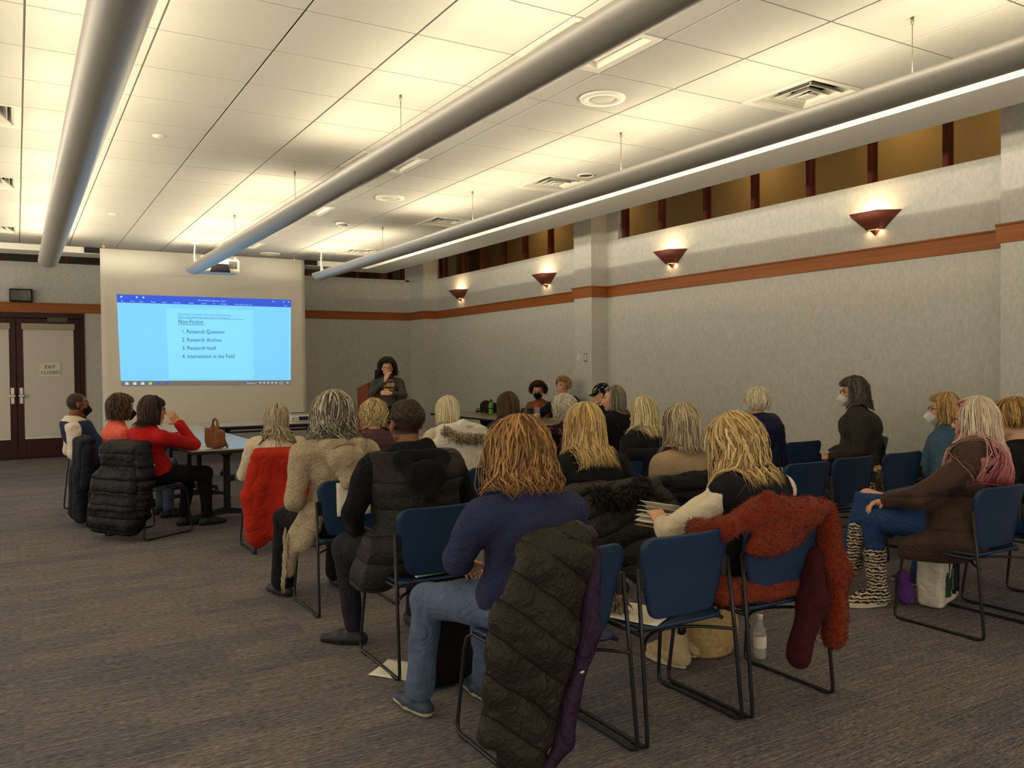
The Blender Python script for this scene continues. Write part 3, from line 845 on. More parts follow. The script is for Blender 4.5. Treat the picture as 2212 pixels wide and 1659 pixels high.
# ------------------------------------------------------------------ folding conference tables
M_top = mat('table_laminate', lin(166, 154, 132), 0.22, 0.04, 30, spec=0.6)
M_edge = mat('table_edge', lin(30, 32, 36), 0.5, 0.05)
def table(x0, y0, x1, y1, label):
    """long side decides where the two T legs stand"""
    cx, cy = (x0 + x1) / 2, (y0 + y1) / 2
    lx, ly = x1 - x0, y1 - y0
    rz = 0.0
    if ly > lx:
        rz, lx, ly = math.pi / 2, ly, lx
    t = thing('conference_table', label, 'table', (cx, cy, 0), rz, 'grey topped conference tables')
    hx, hy = lx / 2 - 0.002, ly / 2 - 0.002
    MB().box((-hx + 0.004, -hy + 0.004, 0.715), (hx - 0.004, hy - 0.004, 0.74), 0.003).build('tabletop', M_top, t)
    MB().box((-hx, -hy, 0.700), (hx, hy, 0.731), 0.006).build('edge_band', M_edge, t)
    for s in (-1, 1):
        xx = s * (hx - 0.32)
        l = MB().box((xx - 0.03, -0.03, 0.10), (xx + 0.03, 0.03, 0.64), 0.012).box((xx - 0.05, -0.05, 0.64), (xx + 0.05, 0.05, 0.70), 0.02).build('leg', M_black, t)
        ft = MB()
        for q in (-1, 1):
            ft.prism([(0.13, xx - 0.028), (0.13, xx + 0.028), (0.0, xx + 0.02), (0.0, xx - 0.02)], 1, 0, q * 0.03) if False else None
            A = np.array([[xx - 0.03, 0, 0.15], [xx + 0.03, 0, 0.15], [xx + 0.03, 0, 0.085], [xx - 0.03, 0, 0.085]])
            B = np.array([[xx - 0.02, q * 0.33, 0.085], [xx + 0.02, q * 0.33, 0.085], [xx + 0.02, q * 0.33, 0.055], [xx - 0.02, q * 0.33, 0.055]])
            F = np.array([[0, 1, 5, 4], [1, 2, 6, 5], [2, 3, 7, 6], [3, 0, 4, 7], [4, 5, 6, 7]])
            if q < 0: F = F[:, ::-1]
            ft.add(np.concatenate([A, B]), [F], smooth=False)
        f = ft.build('foot', M_black, l)
        for q in (-1, 1):
            cs = MB().lathe([(0.0, -0.012), (0.026, -0.012), (0.028, 0), (0.026, 0.012), (0.0, 0.012)], 14, R=Matrix.Rotation(math.pi / 2, 3, 'Y'), o=(xx - 0.016, q * 0.315, 0.028))
            cs.lathe([(0.0, -0.012), (0.026, -0.012), (0.028, 0), (0.026, 0.012), (0.0, 0.012)], 14, R=Matrix.Rotation(math.pi / 2, 3, 'Y'), o=(xx + 0.016, q * 0.315, 0.028))
            cs.tube([(xx, q * 0.315, 0.03), (xx, q * 0.315, 0.07)], 0.008, 8)
            cs.build('caster', M_blackm, l)
    MB().box((-hx + 0.3, -0.02, 0.66), (hx - 0.3, 0.02, 0.70), 0.004).build('beam', M_black, t)
    return t
table(1.36, 8.10, 2.13, 10.20, 'grey conference table with a brown handbag standing on it')
table(1.36, 10.205, 2.13, 12.25, 'grey conference table next to the man in the navy vest, behind the handbag table')
table(2.135, 11.42, 3.93, 12.22, 'grey conference table in front of the projection screen carrying a carton')
table(2.35, 7.62, 4.13, 8.38, 'grey conference table in front of the white-haired woman with the white parka')
table(4.135, 7.62, 5.93, 8.38, 'grey conference table just beyond the woman in the floral blouse')
table(5.93, 8.40, 6.70, 10.55, 'grey conference table with a clear red-capped bottle and a blue tumbler')
table(5.93, 10.555, 6.70, 12.70, 'grey conference table with a green bottle, nearest the far corner')

# ------------------------------------------------------------------ lectern with laptop
M_cherry = mat('cherry_veneer', lin(134, 66, 40), 0.4, 0.12, 6, stretch=(6, 6, 0.7))
lec = thing('lectern', 'tall cherry wood lectern with sloped top beside the speaker', 'lectern', (5.165, 13.0, 0))
MB().prism([(-0.25, 0.06), (0.25, 0.06), (0.25, 1.14), (-0.25, 1.24)], 0, -0.3, -0.27).build('side_panel', M_cherry, lec)
MB().prism([(-0.25, 0.06), (0.25, 0.06), (0.25, 1.14), (-0.25, 1.24)], 0, 0.27, 0.3).build('side_panel', M_cherry, lec)
MB().box((-0.27, -0.25, 0.06), (0.27, -0.23, 1.225)).build('front_panel', M_cherry, lec)
MB().box((-0.27, -0.02, 0.92), (0.27, 0.25, 0.94)).build('shelf', M_cherry, lec)
MB().box((-0.31, -0.26, 0.0), (0.31, 0.26, 0.06), 0.006).build('plinth', M_cherry, lec)
_R = Matrix.Rotation(-0.197, 3, 'X')
MB().box((-0.3, -0.262, -0.01), (0.3, 0.262, 0.012), 0.004, R=_R, o=(0, 0, 1.2)).build('top', M_cherry, lec)
lap = thing('laptop', 'black laptop standing open on the lectern', 'laptop', (5.20, 13.02, 1.21))
MB().box((-0.17, -0.11, 0.0), (0.17, 0.12, 0.018), 0.004, R=_R, o=(0, 0, 0.008)).build('keyboard_base', M_blackm, lap)
MB().box((-0.17, -0.016, 0.02), (0.17, -0.006, 0.24), 0.004, R=Matrix.Rotation(0.2, 3, 'X'), o=(0, -0.1, 0.02)).build('display', M_blackm, lap)
# ------------------------------------------------------------------ implicit shapes -> one continuous surface
def V3(*a): return np.array(a, np.float32)
def rcone(a, b, r1, r2):
    a, b = np.asarray(a, np.float32), np.asarray(b, np.float32)
    ba = b - a; L2 = max(float(ba @ ba), 1e-9)
    lo = np.minimum(a - r1, b - r2); hi = np.maximum(a + r1, b + r2)
    def f(P):
        q = P - a
        t = np.clip((q @ ba) / L2, 0, 1)
        return np.linalg.norm(q - t[..., None] * ba, axis=-1) - (r1 + (r2 - r1) * t)
    return f, lo, hi
def ell(c, r, R=None):
    c, r = np.asarray(c, np.float32), np.asarray(r, np.float32)
    ext = r if R is None else np.abs(np.asarray(R, np.float32)) @ r
    Rt = None if R is None else np.asarray(R, np.float32)
    def f(P):
        q = P - c
        if Rt is not None: q = q @ Rt
        k0 = np.linalg.norm(q / r, axis=-1); k1 = np.linalg.norm(q / (r * r), axis=-1)
        return k0 * (k0 - 1) / (k1 + 1e-6)
    return f, c - ext, c + ext
def rbox(c, h, rr, R=None):
    c, h = np.asarray(c, np.float32), np.asarray(h, np.float32)
    ext = h if R is None else np.abs(np.asarray(R, np.float32)) @ h
    Rt = None if R is None else np.asarray(R, np.float32)
    def f(P):
        q = P - c
        if Rt is not None: q = q @ Rt
        q = np.abs(q) - (h - rr)
        return np.linalg.norm(np.maximum(q, 0), axis=-1) + np.minimum(q.max(-1), 0) - rr
    return f, c - ext, c + ext
def smin(a, b, k):
    h = np.clip(0.5 + 0.5 * (b - a) / k, 0, 1)
    return b * (1 - h) + a * h - k * h * (1 - h)
def wob(P, f, s):
    x, y, z = P[..., 0] * f, P[..., 1] * f, P[..., 2] * f
    return (np.sin(x * 1.1 + 2.1 * np.sin(z * 0.7 + s) + s) * np.sin(y * 1.3 + 1.7 * np.sin(x * 0.6 + s * 1.7)) +
            np.sin(z * 1.25 + 1.9 * np.sin(y * 0.8 + s * 0.6) + s * 2.3)) * 0.5
_EDG = [(0, 1), (2, 3), (4, 5), (6, 7), (0, 2), (1, 3), (4, 6), (5, 7), (0, 4), (1, 5), (2, 6), (3, 7)]
_COR = np.array([[i, j, k] for i in (0, 1) for j in (0, 1) for k in (0, 1)])
def surf(prims, res, k=0.04, grow=0.0, cut=None, disp=None, pad=0.03):
    """prims: list of (f,lo,hi); returns verts, quads of the smooth union (surface nets)"""
    lo = np.min([p[1] for p in prims], 0) - grow - pad
    hi = np.max([p[2] for p in prims], 0) + grow + pad
    n = np.ceil((hi - lo) / res).astype(int) + 1
    ax = [lo[i] + np.arange(n[i], dtype=np.float32) * res for i in range(3)]
    D = np.full(n, 1.0, np.float32)
    mg = k + grow + pad
    for f, a, b, *kk in prims:
        k_ = kk[0] if kk else k
        i0 = np.maximum(((a - mg - lo) / res).astype(int), 0); i1 = np.minimum(((b + mg - lo) / res).astype(int) + 2, n)
        s = tuple(slice(i0[q], i1[q]) for q in range(3))
        P = np.stack(np.meshgrid(*[ax[q][s[q]] for q in range(3)], indexing='ij'), -1)
        D[s] = smin(D[s], f(P), k_)
    D -= grow
    if disp is not None or cut is not None:
        near = np.abs(D) < 0.06
        P = np.stack([ax[q][w] for q, w in enumerate(np.nonzero(near))], -1)
        if disp is not None: D[near] -= disp(P)
        if cut is not None: D[near] = np.maximum(D[near], cut(P))
    if cut is not None:
        far = (D < -0.05)
        if far.any():
            P = np.stack([ax[q][w] for q, w in enumerate(np.nonzero(far))], -1)
            D[far] = np.maximum(D[far], cut(P))
    return nets(D, lo, res)
def nets(D, lo, res):
    S = D < 0
    c = np.zeros(np.array(D.shape) - 1, np.int8)
    nx, ny, nz = c.shape
    for i, j, k in _COR: c += S[i:nx + i, j:ny + j, k:nz + k]
    act = (c > 0) & (c < 8)
    I = np.stack(np.nonzero(act), 1)
    if len(I) == 0: return np.zeros((0, 3)), np.zeros((0, 4), int)
    idx = np.full(c.shape, -1, np.int64); idx[act] = np.arange(len(I))
    d = [D[I[:, 0] + q[0], I[:, 1] + q[1], I[:, 2] + q[2]] for q in _COR]
    acc = np.zeros((len(I), 3), np.float32); cnt = np.zeros(len(I), np.float32)
    for a, b in _EDG:
        m = (d[a] < 0) != (d[b] < 0)
        t = d[a] / np.where(np.abs(d[a] - d[b]) < 1e-9, 1e-9, d[a] - d[b])
        p = _COR[a] + t[:, None] * (_COR[b] - _COR[a])
        acc += np.where(m[:, None], p, 0); cnt += m
    V = lo + (I + acc / cnt[:, None]) * res
    Q = []
    for ax_ in range(3):
        o = [q for q in range(3) if q != ax_]
        s0 = [slice(None)] * 3; s1 = [slice(None)] * 3
        s0[ax_] = slice(0, -1); s1[ax_] = slice(1, None)
        A, B = S[tuple(s0)], S[tuple(s1)]
        E = np.stack(np.nonzero(A != B), 1)
        ok = (E[:, o[0]] > 0) & (E[:, o[1]] > 0) & (E[:, o[0]] < c.shape[o[0]]) & (E[:, o[1]] < c.shape[o[1]])
        E = E[ok]
        ins = A[tuple(E.T)]
        q = []
        for (u, w) in ((-1, -1), (0, -1), (0, 0), (-1, 0)):
            e = E.copy(); e[:, o[0]] += u; e[:, o[1]] += w
            q.append(idx[tuple(e.T)])
        q = np.stack(q, 1)
        flip = ins if ax_ != 1 else ~ins
        q[~flip] = q[~flip][:, ::-1]
        Q.append(q)
    return V, np.concatenate(Q)
def relax(V, Q, it=1, lam=0.5):
    n = len(V)
    E = np.concatenate([Q[:, [0, 1]], Q[:, [1, 2]], Q[:, [2, 3]], Q[:, [3, 0]]])
    for _ in range(it):
        acc = np.zeros_like(V); cnt = np.zeros(n)
        for q in range(3): acc[:, q] = np.bincount(E[:, 0], V[E[:, 1], q], n) + np.bincount(E[:, 1], V[E[:, 0], q], n)
        cnt = np.bincount(E[:, 0], minlength=n) + np.bincount(E[:, 1], minlength=n)
        V = V * (1 - lam) + lam * acc / np.maximum(cnt, 1)[:, None]
    return V
def soft(mb, prims, res, k=0.04, grow=0.0, cut=None, disp=None, col=None, mi=0, it=1):
    V, Q = surf(prims, res, k, grow, cut, disp)
    if len(Q) == 0: return mb
    V = relax(V, Q, it, 0.5)
    if callable(col): col = col(V)
    mb.add(V, [Q], mi, col)
    return mb

# ------------------------------------------------------------------ people
def rotz(a):
    c, s = math.cos(a), math.sin(a); return np.array([[c, -s, 0], [s, c, 0], [0, 0, 1.0]])
def rotx(a):
    c, s = math.cos(a), math.sin(a); return np.array([[1, 0, 0], [0, c, -s], [0, s, c.real]])
def roty(a):
    c, s = math.cos(a), math.sin(a); return np.array([[c, 0, s], [0, 1, 0], [-s, 0, c]])
M_skin = mat('skin', (0.5, 0.3, 0.2), 0.55, 0.05, 40, 0.05, 300, attr=True, spec=0.35)
M_hair = mat('hair', (0.3, 0.2, 0.1), 0.45, 0.18, 60, attr=True, spec=0.4)
M_felt = mat('shoe_leather', (0, 0, 0), 0.5, 0.1, 60, 0.1, attr=True, spec=0.4)
SK = {'fair': lin(222, 170, 138), 'tan': lin(200, 146, 112), 'brown': lin(122, 78, 52), 'deep': lin(104, 66, 44)}

def hand(mb, w, d, up, side, curl, skin, res=0.0045):
    """five fingered hand: wrist w, pointing d, back-of-hand direction up; side +1 = thumb to the +x of (d,up) frame"""
    d = np.asarray(d, float); d /= np.linalg.norm(d)
    up = np.asarray(up, float); up = up - d * (up @ d); up /= np.linalg.norm(up)
    x = np.cross(d, up) * side
    pr = [rcone(w - d * 0.03, w + d * 0.02, 0.026, 0.027)]
    R = np.stack([x, d, up], 1)
    pr.append(rbox(w + d * 0.055, (0.039, 0.048, 0.015), 0.014, R))
    for q, (off, ln) in enumerate(((0.030, 0.072), (0.010, 0.08), (-0.010, 0.075), (-0.029, 0.058))):
        p = w + d * 0.095 + x * off
        ang = 0.15
        for s_, fr in enumerate((0.45, 0.32, 0.23)):
            ang += curl * (0.7 + 0.2 * s_)
            e = p + (d * math.cos(ang) - up * math.sin(ang)) * ln * fr
            pr.append(rcone(p, e, 0.0088 - 0.001 * s_, 0.0082 - 0.001 * s_)); p = e
    p = w + d * 0.03 + x * 0.034
    e = p + (d * 0.6 + x * 0.62 - up * 0.45) * 0.045; pr.append(rcone(p, e, 0.0125, 0.0105))
    e2 = e + (d * 0.9 + x * 0.15 - up * (0.3 + 0.5 * curl)) * 0.036; pr.append(rcone(e, e2, 0.0102, 0.0085))
    soft(mb, pr, res, 0.007, col=skin)

def head_mesh(mb, T, skin, res, mouth=True, bald=None):
    """T(P): head-local -> body-local. returns nothing; adds the head with facial features"""
    pr = [ell((0, -0.012, 0.025), (0.076, 0.094, 0.088)), ell((0, 0.028, -0.028), (0.060, 0.064, 0.080)),
          ell((0, 0.058, -0.092), (0.026, 0.026, 0.022)), rcone((-0.05, 0.0, -0.06), (0.0, 0.06, -0.095), 0.02, 0.02), rcone((0.05, 0.0, -0.06), (0.0, 0.06, -0.095), 0.02, 0.02),
          rcone((0, 0.088, 0.018), (0, 0.108, -0.022), 0.007, 0.012), ell((0.012, 0.098, -0.026), (0.009, 0.010, 0.008)), ell((-0.012, 0.098, -0.026), (0.009, 0.010, 0.008)),
          rcone((-0.04, 0.078, 0.034), (0.04, 0.078, 0.034), 0.010, 0.010),
          ell((0, 0.088, -0.056), (0.022, 0.010, 0.006)), ell((0, 0.087, -0.068), (0.019, 0.010, 0.007)),
          ell((-0.040, 0.062, -0.02), (0.022, 0.022, 0.022)), ell((0.040, 0.062, -0.02), (0.022, 0.022, 0.022)),
          ell((0.079, -0.006, -0.008), (0.009, 0.020, 0.032), rotz(0.35)), ell((-0.079, -0.006, -0.008), (0.009, 0.020, 0.032), rotz(-0.35)),
          rcone((0, -0.018, -0.05), (0, -0.03, -0.17), 0.050, 0.055)]
    V, Q = surf(pr, res, 0.014)
    # eye sockets
    for s in (-1, 1):
        d2 = ((V[:, 0] - s * 0.032) / 0.018) ** 2 + ((V[:, 2] - 0.016) / 0.011) ** 2
        V[:, 1] -= np.where(V[:, 1] > 0.04, 0.009 * np.exp(-d2), 0)
    col = np.tile(np.array(skin), (len(V), 1))
    def paint(m, c, a):
        m = np.clip(m, 0, 1)[:, None] * a
        col[:] = col * (1 - m) + np.array(c) * m
    fr = V[:, 1] > 0.05
    paint(np.exp(-((V[:, 0] / 0.021) ** 2 + ((V[:, 2] + 0.062) / 0.010) ** 2) ** 2) * fr, (skin[0] * 0.75, skin[1] * 0.42, skin[2] * 0.45), 0.85)
    for s in (-1, 1):
        paint(np.exp(-(((V[:, 0] - s * 0.034) / 0.022) ** 2 + ((V[:, 2] - 0.040) / 0.0055) ** 2) ** 2) * fr, (skin[0] * 0.22, skin[1] * 0.2, skin[2] * 0.2), 0.75)
        paint(np.exp(-(((V[:, 0] - s * 0.044) / 0.02) ** 2 + ((V[:, 2] + 0.02) / 0.018) ** 2)) * fr, (skin[0] * 1.05, skin[1] * 0.72, skin[2] * 0.68), 0.4)
    if bald is not None:
        paint(bald(V)[0], bald(V)[1], 0.92)
    mb.add(T(V), [Q], 0, col)
    # eyes
    for s in (-1, 1):
        th = np.linspace(0, math.pi, 9); ph = np.arange(12) * 2 * math.pi / 12
        n = np.stack([np.sin(th)[:, None] * np.cos(ph), np.repeat(np.cos(th)[:, None], 12, 1), np.sin(th)[:, None] * np.sin(ph)], -1).reshape(-1, 3)
        E = np.array([s * 0.032, 0.071, 0.016]) + n * np.array([0.0135, 0.0125, 0.0075])
        c = np.where((n[:, 1] > 0.9)[:, None], np.array([0.02, 0.015, 0.01]), np.array([0.55, 0.5, 0.45]))
        k = np.arange(12)
        F = np.concatenate([np.stack([i * 12 + k, (i + 1) * 12 + k, (i + 1) * 12 + (k + 1) % 12, i * 12 + (k + 1) % 12], 1) for i in range(8)])
        mb.add(T(E), [F], 0, c)

def push_out(P, prims, margin, it=2):
    sh = P.shape; P = P.reshape(-1, 3).astype(np.float32)
    def D(Q):
        d = np.full(len(Q), 1.0, np.float32)
        for f, a, b, *_k in prims: d = smin(d, f(Q), 0.05)
        return d
    for _ in range(it):
        d = D(P); m = d < margin
        if not m.any(): break
        Q = P[m]; e = 0.004
        g = np.stack([D(Q + np.array([e, 0, 0], np.float32)) - d[m], D(Q + np.array([0, e, 0], np.float32)) - d[m], D(Q + np.array([0, 0, e], np.float32)) - d[m]], 1)
        g[:, 2] *= 0.3
        g /= (np.linalg.norm(g, axis=1, keepdims=True) + 1e-6)
        P[m] = Q + g * (margin[m] - d[m] if isinstance(margin, np.ndarray) else margin - d[m])[:, None]
    return P.reshape(sh)

def hair(parent, T, R, st, seed, name='hair', coll=None):
    """st: dict of style; T head->body points; R head rotation. Locks follow the skull and then fall."""
    rg = np.random.RandomState(seed)
    g = R.T @ np.array([0, 0, -1.0])                      # gravity in head frame
    vol, ln = st.get('vol', 0.012), st['len']            # ln: hair end below head centre
    A = np.array([0.080, 0.098, 0.093]) + vol * np.array([1, 1, 0.9])
    cen = np.array([0, -0.012, 0.023])
    ff, th_f = math.radians(st.get('front', 48)), math.radians(st.get('face', 58))
    phe = math.radians(st.get('phe', 100))
    part = st.get('part', 0.0)
    flare, wave, curl, frizz = st.get('flare', 0.0), st.get('wave', 0.0), st.get('curl', 0.0), st.get('frizz', 0.004)
    crown = np.array([part, -0.028, 0.0])
    def end_phi(th):
        a = np.abs((th + math.pi) % (2 * math.pi) - math.pi)
        w = np.clip((a - th_f) / 0.30, 0, 1); w = w * w * (3 - 2 * w)
        return ff + (phe - ff) * w, w
    def length(th, w):
        a = np.abs((th + math.pi) % (2 * math.pi) - math.pi)
        side = st.get('side', ln)
        f = np.clip((a - 1.3) / 1.2, 0, 1)
        return (side * (1 - f) + ln * f) * w
    zdrop0 = -A[2] * math.cos(phe) - cen[2]
    def path(th, s, off):
        """s 0..1 from crown to the end; th, s, off broadcast arrays -> points"""
        pe, w = end_phi(th)
        L = length(th, w)
        hang = np.maximum(L - zdrop0 * w, 0.0)
        arc = pe * 0.105
        tot = arc + hang
        q = s * tot
        ph = np.minimum(q / 0.105, pe)
        hg = np.maximum(q - arc, 0.0)
        hx, hy = np.sin(th), np.cos(th)
        rr = np.sin(ph)
        fade = np.exp(-((ph) / 0.5) ** 2)
        P = np.stack([cen[0] + (A[0] + off) * rr * hx + crown[0] * fade, cen[1] + (A[1] + off) * rr * hy + crown[1] * fade,
                      cen[2] + (A[2] + off) * np.cos(ph)], -1)
        hm = np.where(ln > 0.001, hg / max(ln, 0.02), 0)
        fl = flare * hm * (1.0) + st.get('tuck', 0.0) * hm ** 2
        hd = np.stack([hx, hy, 0 * hx], -1)
        P = P + hg[..., None] * g + hd * fl[..., None]
        return P, ph, hm
    lo, hi = np.array(st['c1']), np.array(st['c2'])
    tip = np.array(st['tip']) if 'tip' in st else None
    mb = MB()
    # under-layer
    th = np.linspace(-math.pi, math.pi, 49); s = np.linspace(0, 0.97, 18)
    TH, SS = np.meshgrid(th, s, indexing='ij')
    P, ph, hm = path(TH, SS, -0.008)
    P += (rg.rand(*P.shape) - 0.5) * 0.002
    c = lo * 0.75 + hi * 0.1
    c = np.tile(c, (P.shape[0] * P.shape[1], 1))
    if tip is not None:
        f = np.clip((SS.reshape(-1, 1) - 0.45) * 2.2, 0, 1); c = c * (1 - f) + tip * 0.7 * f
    PB = T(P.reshape(-1, 3))
    if coll: PB = push_out(PB, coll, 0.012)
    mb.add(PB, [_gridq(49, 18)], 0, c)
    # locks
    n, m = int(st.get('n', 260) * st.get('dens', 2.4)), 9
    th = rg.rand(n) * 2 * math.pi - math.pi
    if 'bias' in st: th = np.where(rg.rand(n) < 0.5, th, math.pi + (rg.rand(n) - 0.5) * 2.6)
    s0 = rg.rand(n) ** 0.8 * 0.6
    s0[: n // 3] = rg.rand(n // 3) * 0.05
    s1 = np.minimum(s0 + 0.35 + rg.rand(n) * 0.6, 1.0 + rg.rand(n) * st.get('rag', 0.06))
    t = np.linspace(0, 1, m)
    S = s0[:, None] + (s1 - s0)[:, None] * t
    p1, p2 = rg.rand(n, 1) * 6.28, rg.rand(n, 1) * 6.28
    dth = wave * np.sin(S * st.get('freq', 9) + p1) * (0.3 + S) + (rg.rand(n, 1) - 0.5) * 0.25 * S
    off = rg.rand(n, 1) * st.get('thick', 0.012) + wave * 0.03 * np.sin(S * st.get('freq', 9) * 1.3 + p2) * S
    off = off - 0.012 * (t[None] ** 3) + frizz * 1.5 * (rg.rand(n, 1) - 0.3)
    P, ph, hm = path(th[:, None] + dth, S, off)
    if curl > 0:                                         # corkscrew ends
        a = S * st.get('cfreq', 26) + p1
        P[..., 0] += curl * np.cos(a) * S; P[..., 1] += curl * np.sin(a) * S; P[..., 2] += curl * 0.7 * np.sin(a * 1.1 + p2) * S
    P += np.cumsum((rg.rand(n, m, 3) - 0.5) * frizz, axis=1)
    if coll:
        PB = push_out(T(P.reshape(-1, 3)), coll, np.repeat(0.016 + 0.014 * rg.rand(n), m))
        P = (((PB - T(np.zeros((1, 3)))) / st.get('hd', 1.0)) @ R).reshape(n, m, 3)
    w = st.get('w', 0.010) * 0.5 * (0.6 + 0.8 * rg.rand(n, 1)) * np.sin(np.clip(0.18 + t[None] * 0.9, 0, 1) * math.pi) ** 0.6
    d = np.gradient(P, axis=1); d /= (np.linalg.norm(d, axis=-1, keepdims=True) + 1e-9)
    nrm = P - cen; nrm -= d * (nrm * d).sum(-1, keepdims=True); nrm /= (np.linalg.norm(nrm, axis=-1, keepdims=True) + 1e-9)
    sd = np.cross(d, nrm)
    ring = np.stack([P - sd * w[..., None], P + nrm * w[..., None] * 0.6, P + sd * w[..., None]], 2)   # n,m,3,3
    k = np.arange(3)
    base = (np.arange(n)[:, None, None] * m + np.arange(m - 1)[None, :, None]) * 3
    F = np.stack([base + k, base + (k + 1) % 3, base + 3 + (k + 1) % 3, base + 3 + k], -1).reshape(-1, 4)
    mixf = rg.rand(n, 1, 1) ** st.get('mixp', 1.0)
    c = lo * (1 - mixf) + hi * mixf
    c = np.repeat(np.repeat(c, m, 1)[:, :, None], 3, 2)
    if tip is not None:
        f = np.clip((S - 0.42) * 2.4 + (rg.rand(n, 1) - 0.6) * 0.9, 0, 1)[:, :, None, None]
        c = c * (1 - f) + tip * f
    if 'root' in st:
        f = np.clip(1 - S * 3.2, 0, 1)[:, :, None, None] * 0.8
        c = c * (1 - f) + np.array(st['root']) * f
    mb.add(T(ring.reshape(-1, 3)), [F], 0, c.reshape(-1, 3))
    return mb.build(name, M_hair, parent)
def _gridq(nu, nv):
    i, j = np.meshgrid(np.arange(nu - 1), np.arange(nv - 1), indexing='ij')
    return np.stack([(i * nv + j).ravel(), ((i + 1) * nv + j).ravel(), ((i + 1) * nv + j + 1).ravel(), (i * nv + j + 1).ravel()], 1)
def fur(parent, name, m, pts, rad, n, ln, c1, c2, seed=1, grav=0.4):
    """tufts standing out from a tube along pts"""
    rg = np.random.RandomState(seed)
    pts = np.asarray(pts, float)
    mb = MB().tube(pts, rad, 8, col=c1)
    seg = rg.randint(0, len(pts) - 1, n); f = rg.rand(n, 1)
    b = pts[seg] * (1 - f) + pts[seg + 1] * f
    d = rg.randn(n, 3); ax = pts[seg + 1] - pts[seg]; ax /= np.linalg.norm(ax, axis=1, keepdims=True)
    d -= ax * (d * ax).sum(1, keepdims=True) * 0.8; d /= np.linalg.norm(d, axis=1, keepdims=True)
    p0 = b + d * rad * 0.8
    d2 = d + np.array([0, 0, -grav]) + rg.randn(n, 3) * 0.3; d2 /= np.linalg.norm(d2, axis=1, keepdims=True)
    L = ln * (0.5 + rg.rand(n, 1))
    p1 = p0 + d2 * L * 0.55; p2 = p1 + (d2 + np.array([0, 0, -grav * 1.5])) * L * 0.45
    s = np.cross(d2, rg.randn(n, 3)); s /= np.linalg.norm(s, axis=1, keepdims=True)
    q = np.cross(s, d2)
    w = 0.006 * (0.6 + rg.rand(n, 1)) * (ln / 0.03) ** 0.5
    R0 = np.stack([p0 - s * w, p0 + s * w, p0 + q * w], 1); R1 = np.stack([p1 - s * w * .7, p1 + s * w * .7, p1 + q * w * .7], 1)
    V = np.concatenate([R0, R1, p2[:, None]], 1)
    k = np.arange(n)[:, None] * 7
    F4 = np.concatenate([k + np.array([[a, (a + 1) % 3, 3 + (a + 1) % 3, 3 + a]]) for a in range(3)])
    F3 = np.concatenate([k + np.array([[3 + a, 3 + (a + 1) % 3, 6]]) for a in range(3)])
    mx = rg.rand(n, 1, 1); c = np.array(c1) * (1 - mx) + np.array(c2) * mx
    mb.add(V.reshape(-1, 3), [F4, F3], 0, np.repeat(c, 7, 1).reshape(-1, 3))
    return mb.build(name, m, parent)

def fuzz(o, m, n, ln, c1, c2, seed=1):
    """short pile standing on a finished mesh object"""
    rg = np.random.RandomState(seed)
    me = o.data; nv = len(me.vertices)
    V = np.zeros(nv * 3, np.float32); me.vertices.foreach_get('co', V); V = V.reshape(-1, 3)
    Nn = np.zeros(nv * 3, np.float32); me.vertices.foreach_get('normal', Nn); Nn = Nn.reshape(-1, 3)
    i = rg.randint(0, nv, n)
    p0 = V[i] + rg.randn(n, 3) * 0.004 - Nn[i] * 0.003
    d = Nn[i] + rg.randn(n, 3) * 0.45 + np.array([0, 0, -0.25]); d /= np.linalg.norm(d, axis=1, keepdims=True)
    p1 = p0 + d * ln * (0.6 + 0.8 * rg.rand(n, 1))
    s = np.cross(d, rg.randn(n, 3)); s /= np.linalg.norm(s, axis=1, keepdims=True); q = np.cross(s, d); w = ln * 0.22
    P = np.stack([p0 - s * w, p0 + s * w, p0 + q * w, p1], 1)
    k = np.arange(n)[:, None] * 4
    F = np.concatenate([k + np.array([[0, 1, 3]]), k + np.array([[1, 2, 3]]), k + np.array([[2, 0, 3]])])
    mx = rg.rand(n, 1, 1); c = np.array(c1) * (1 - mx) + np.array(c2) * mx
    f = MB().add(P.reshape(-1, 3), [F], 0, np.repeat(c, 4, 1).reshape(-1, 3)).build('pile', m, o)
    f['kind'] = 'stuff'
    return f

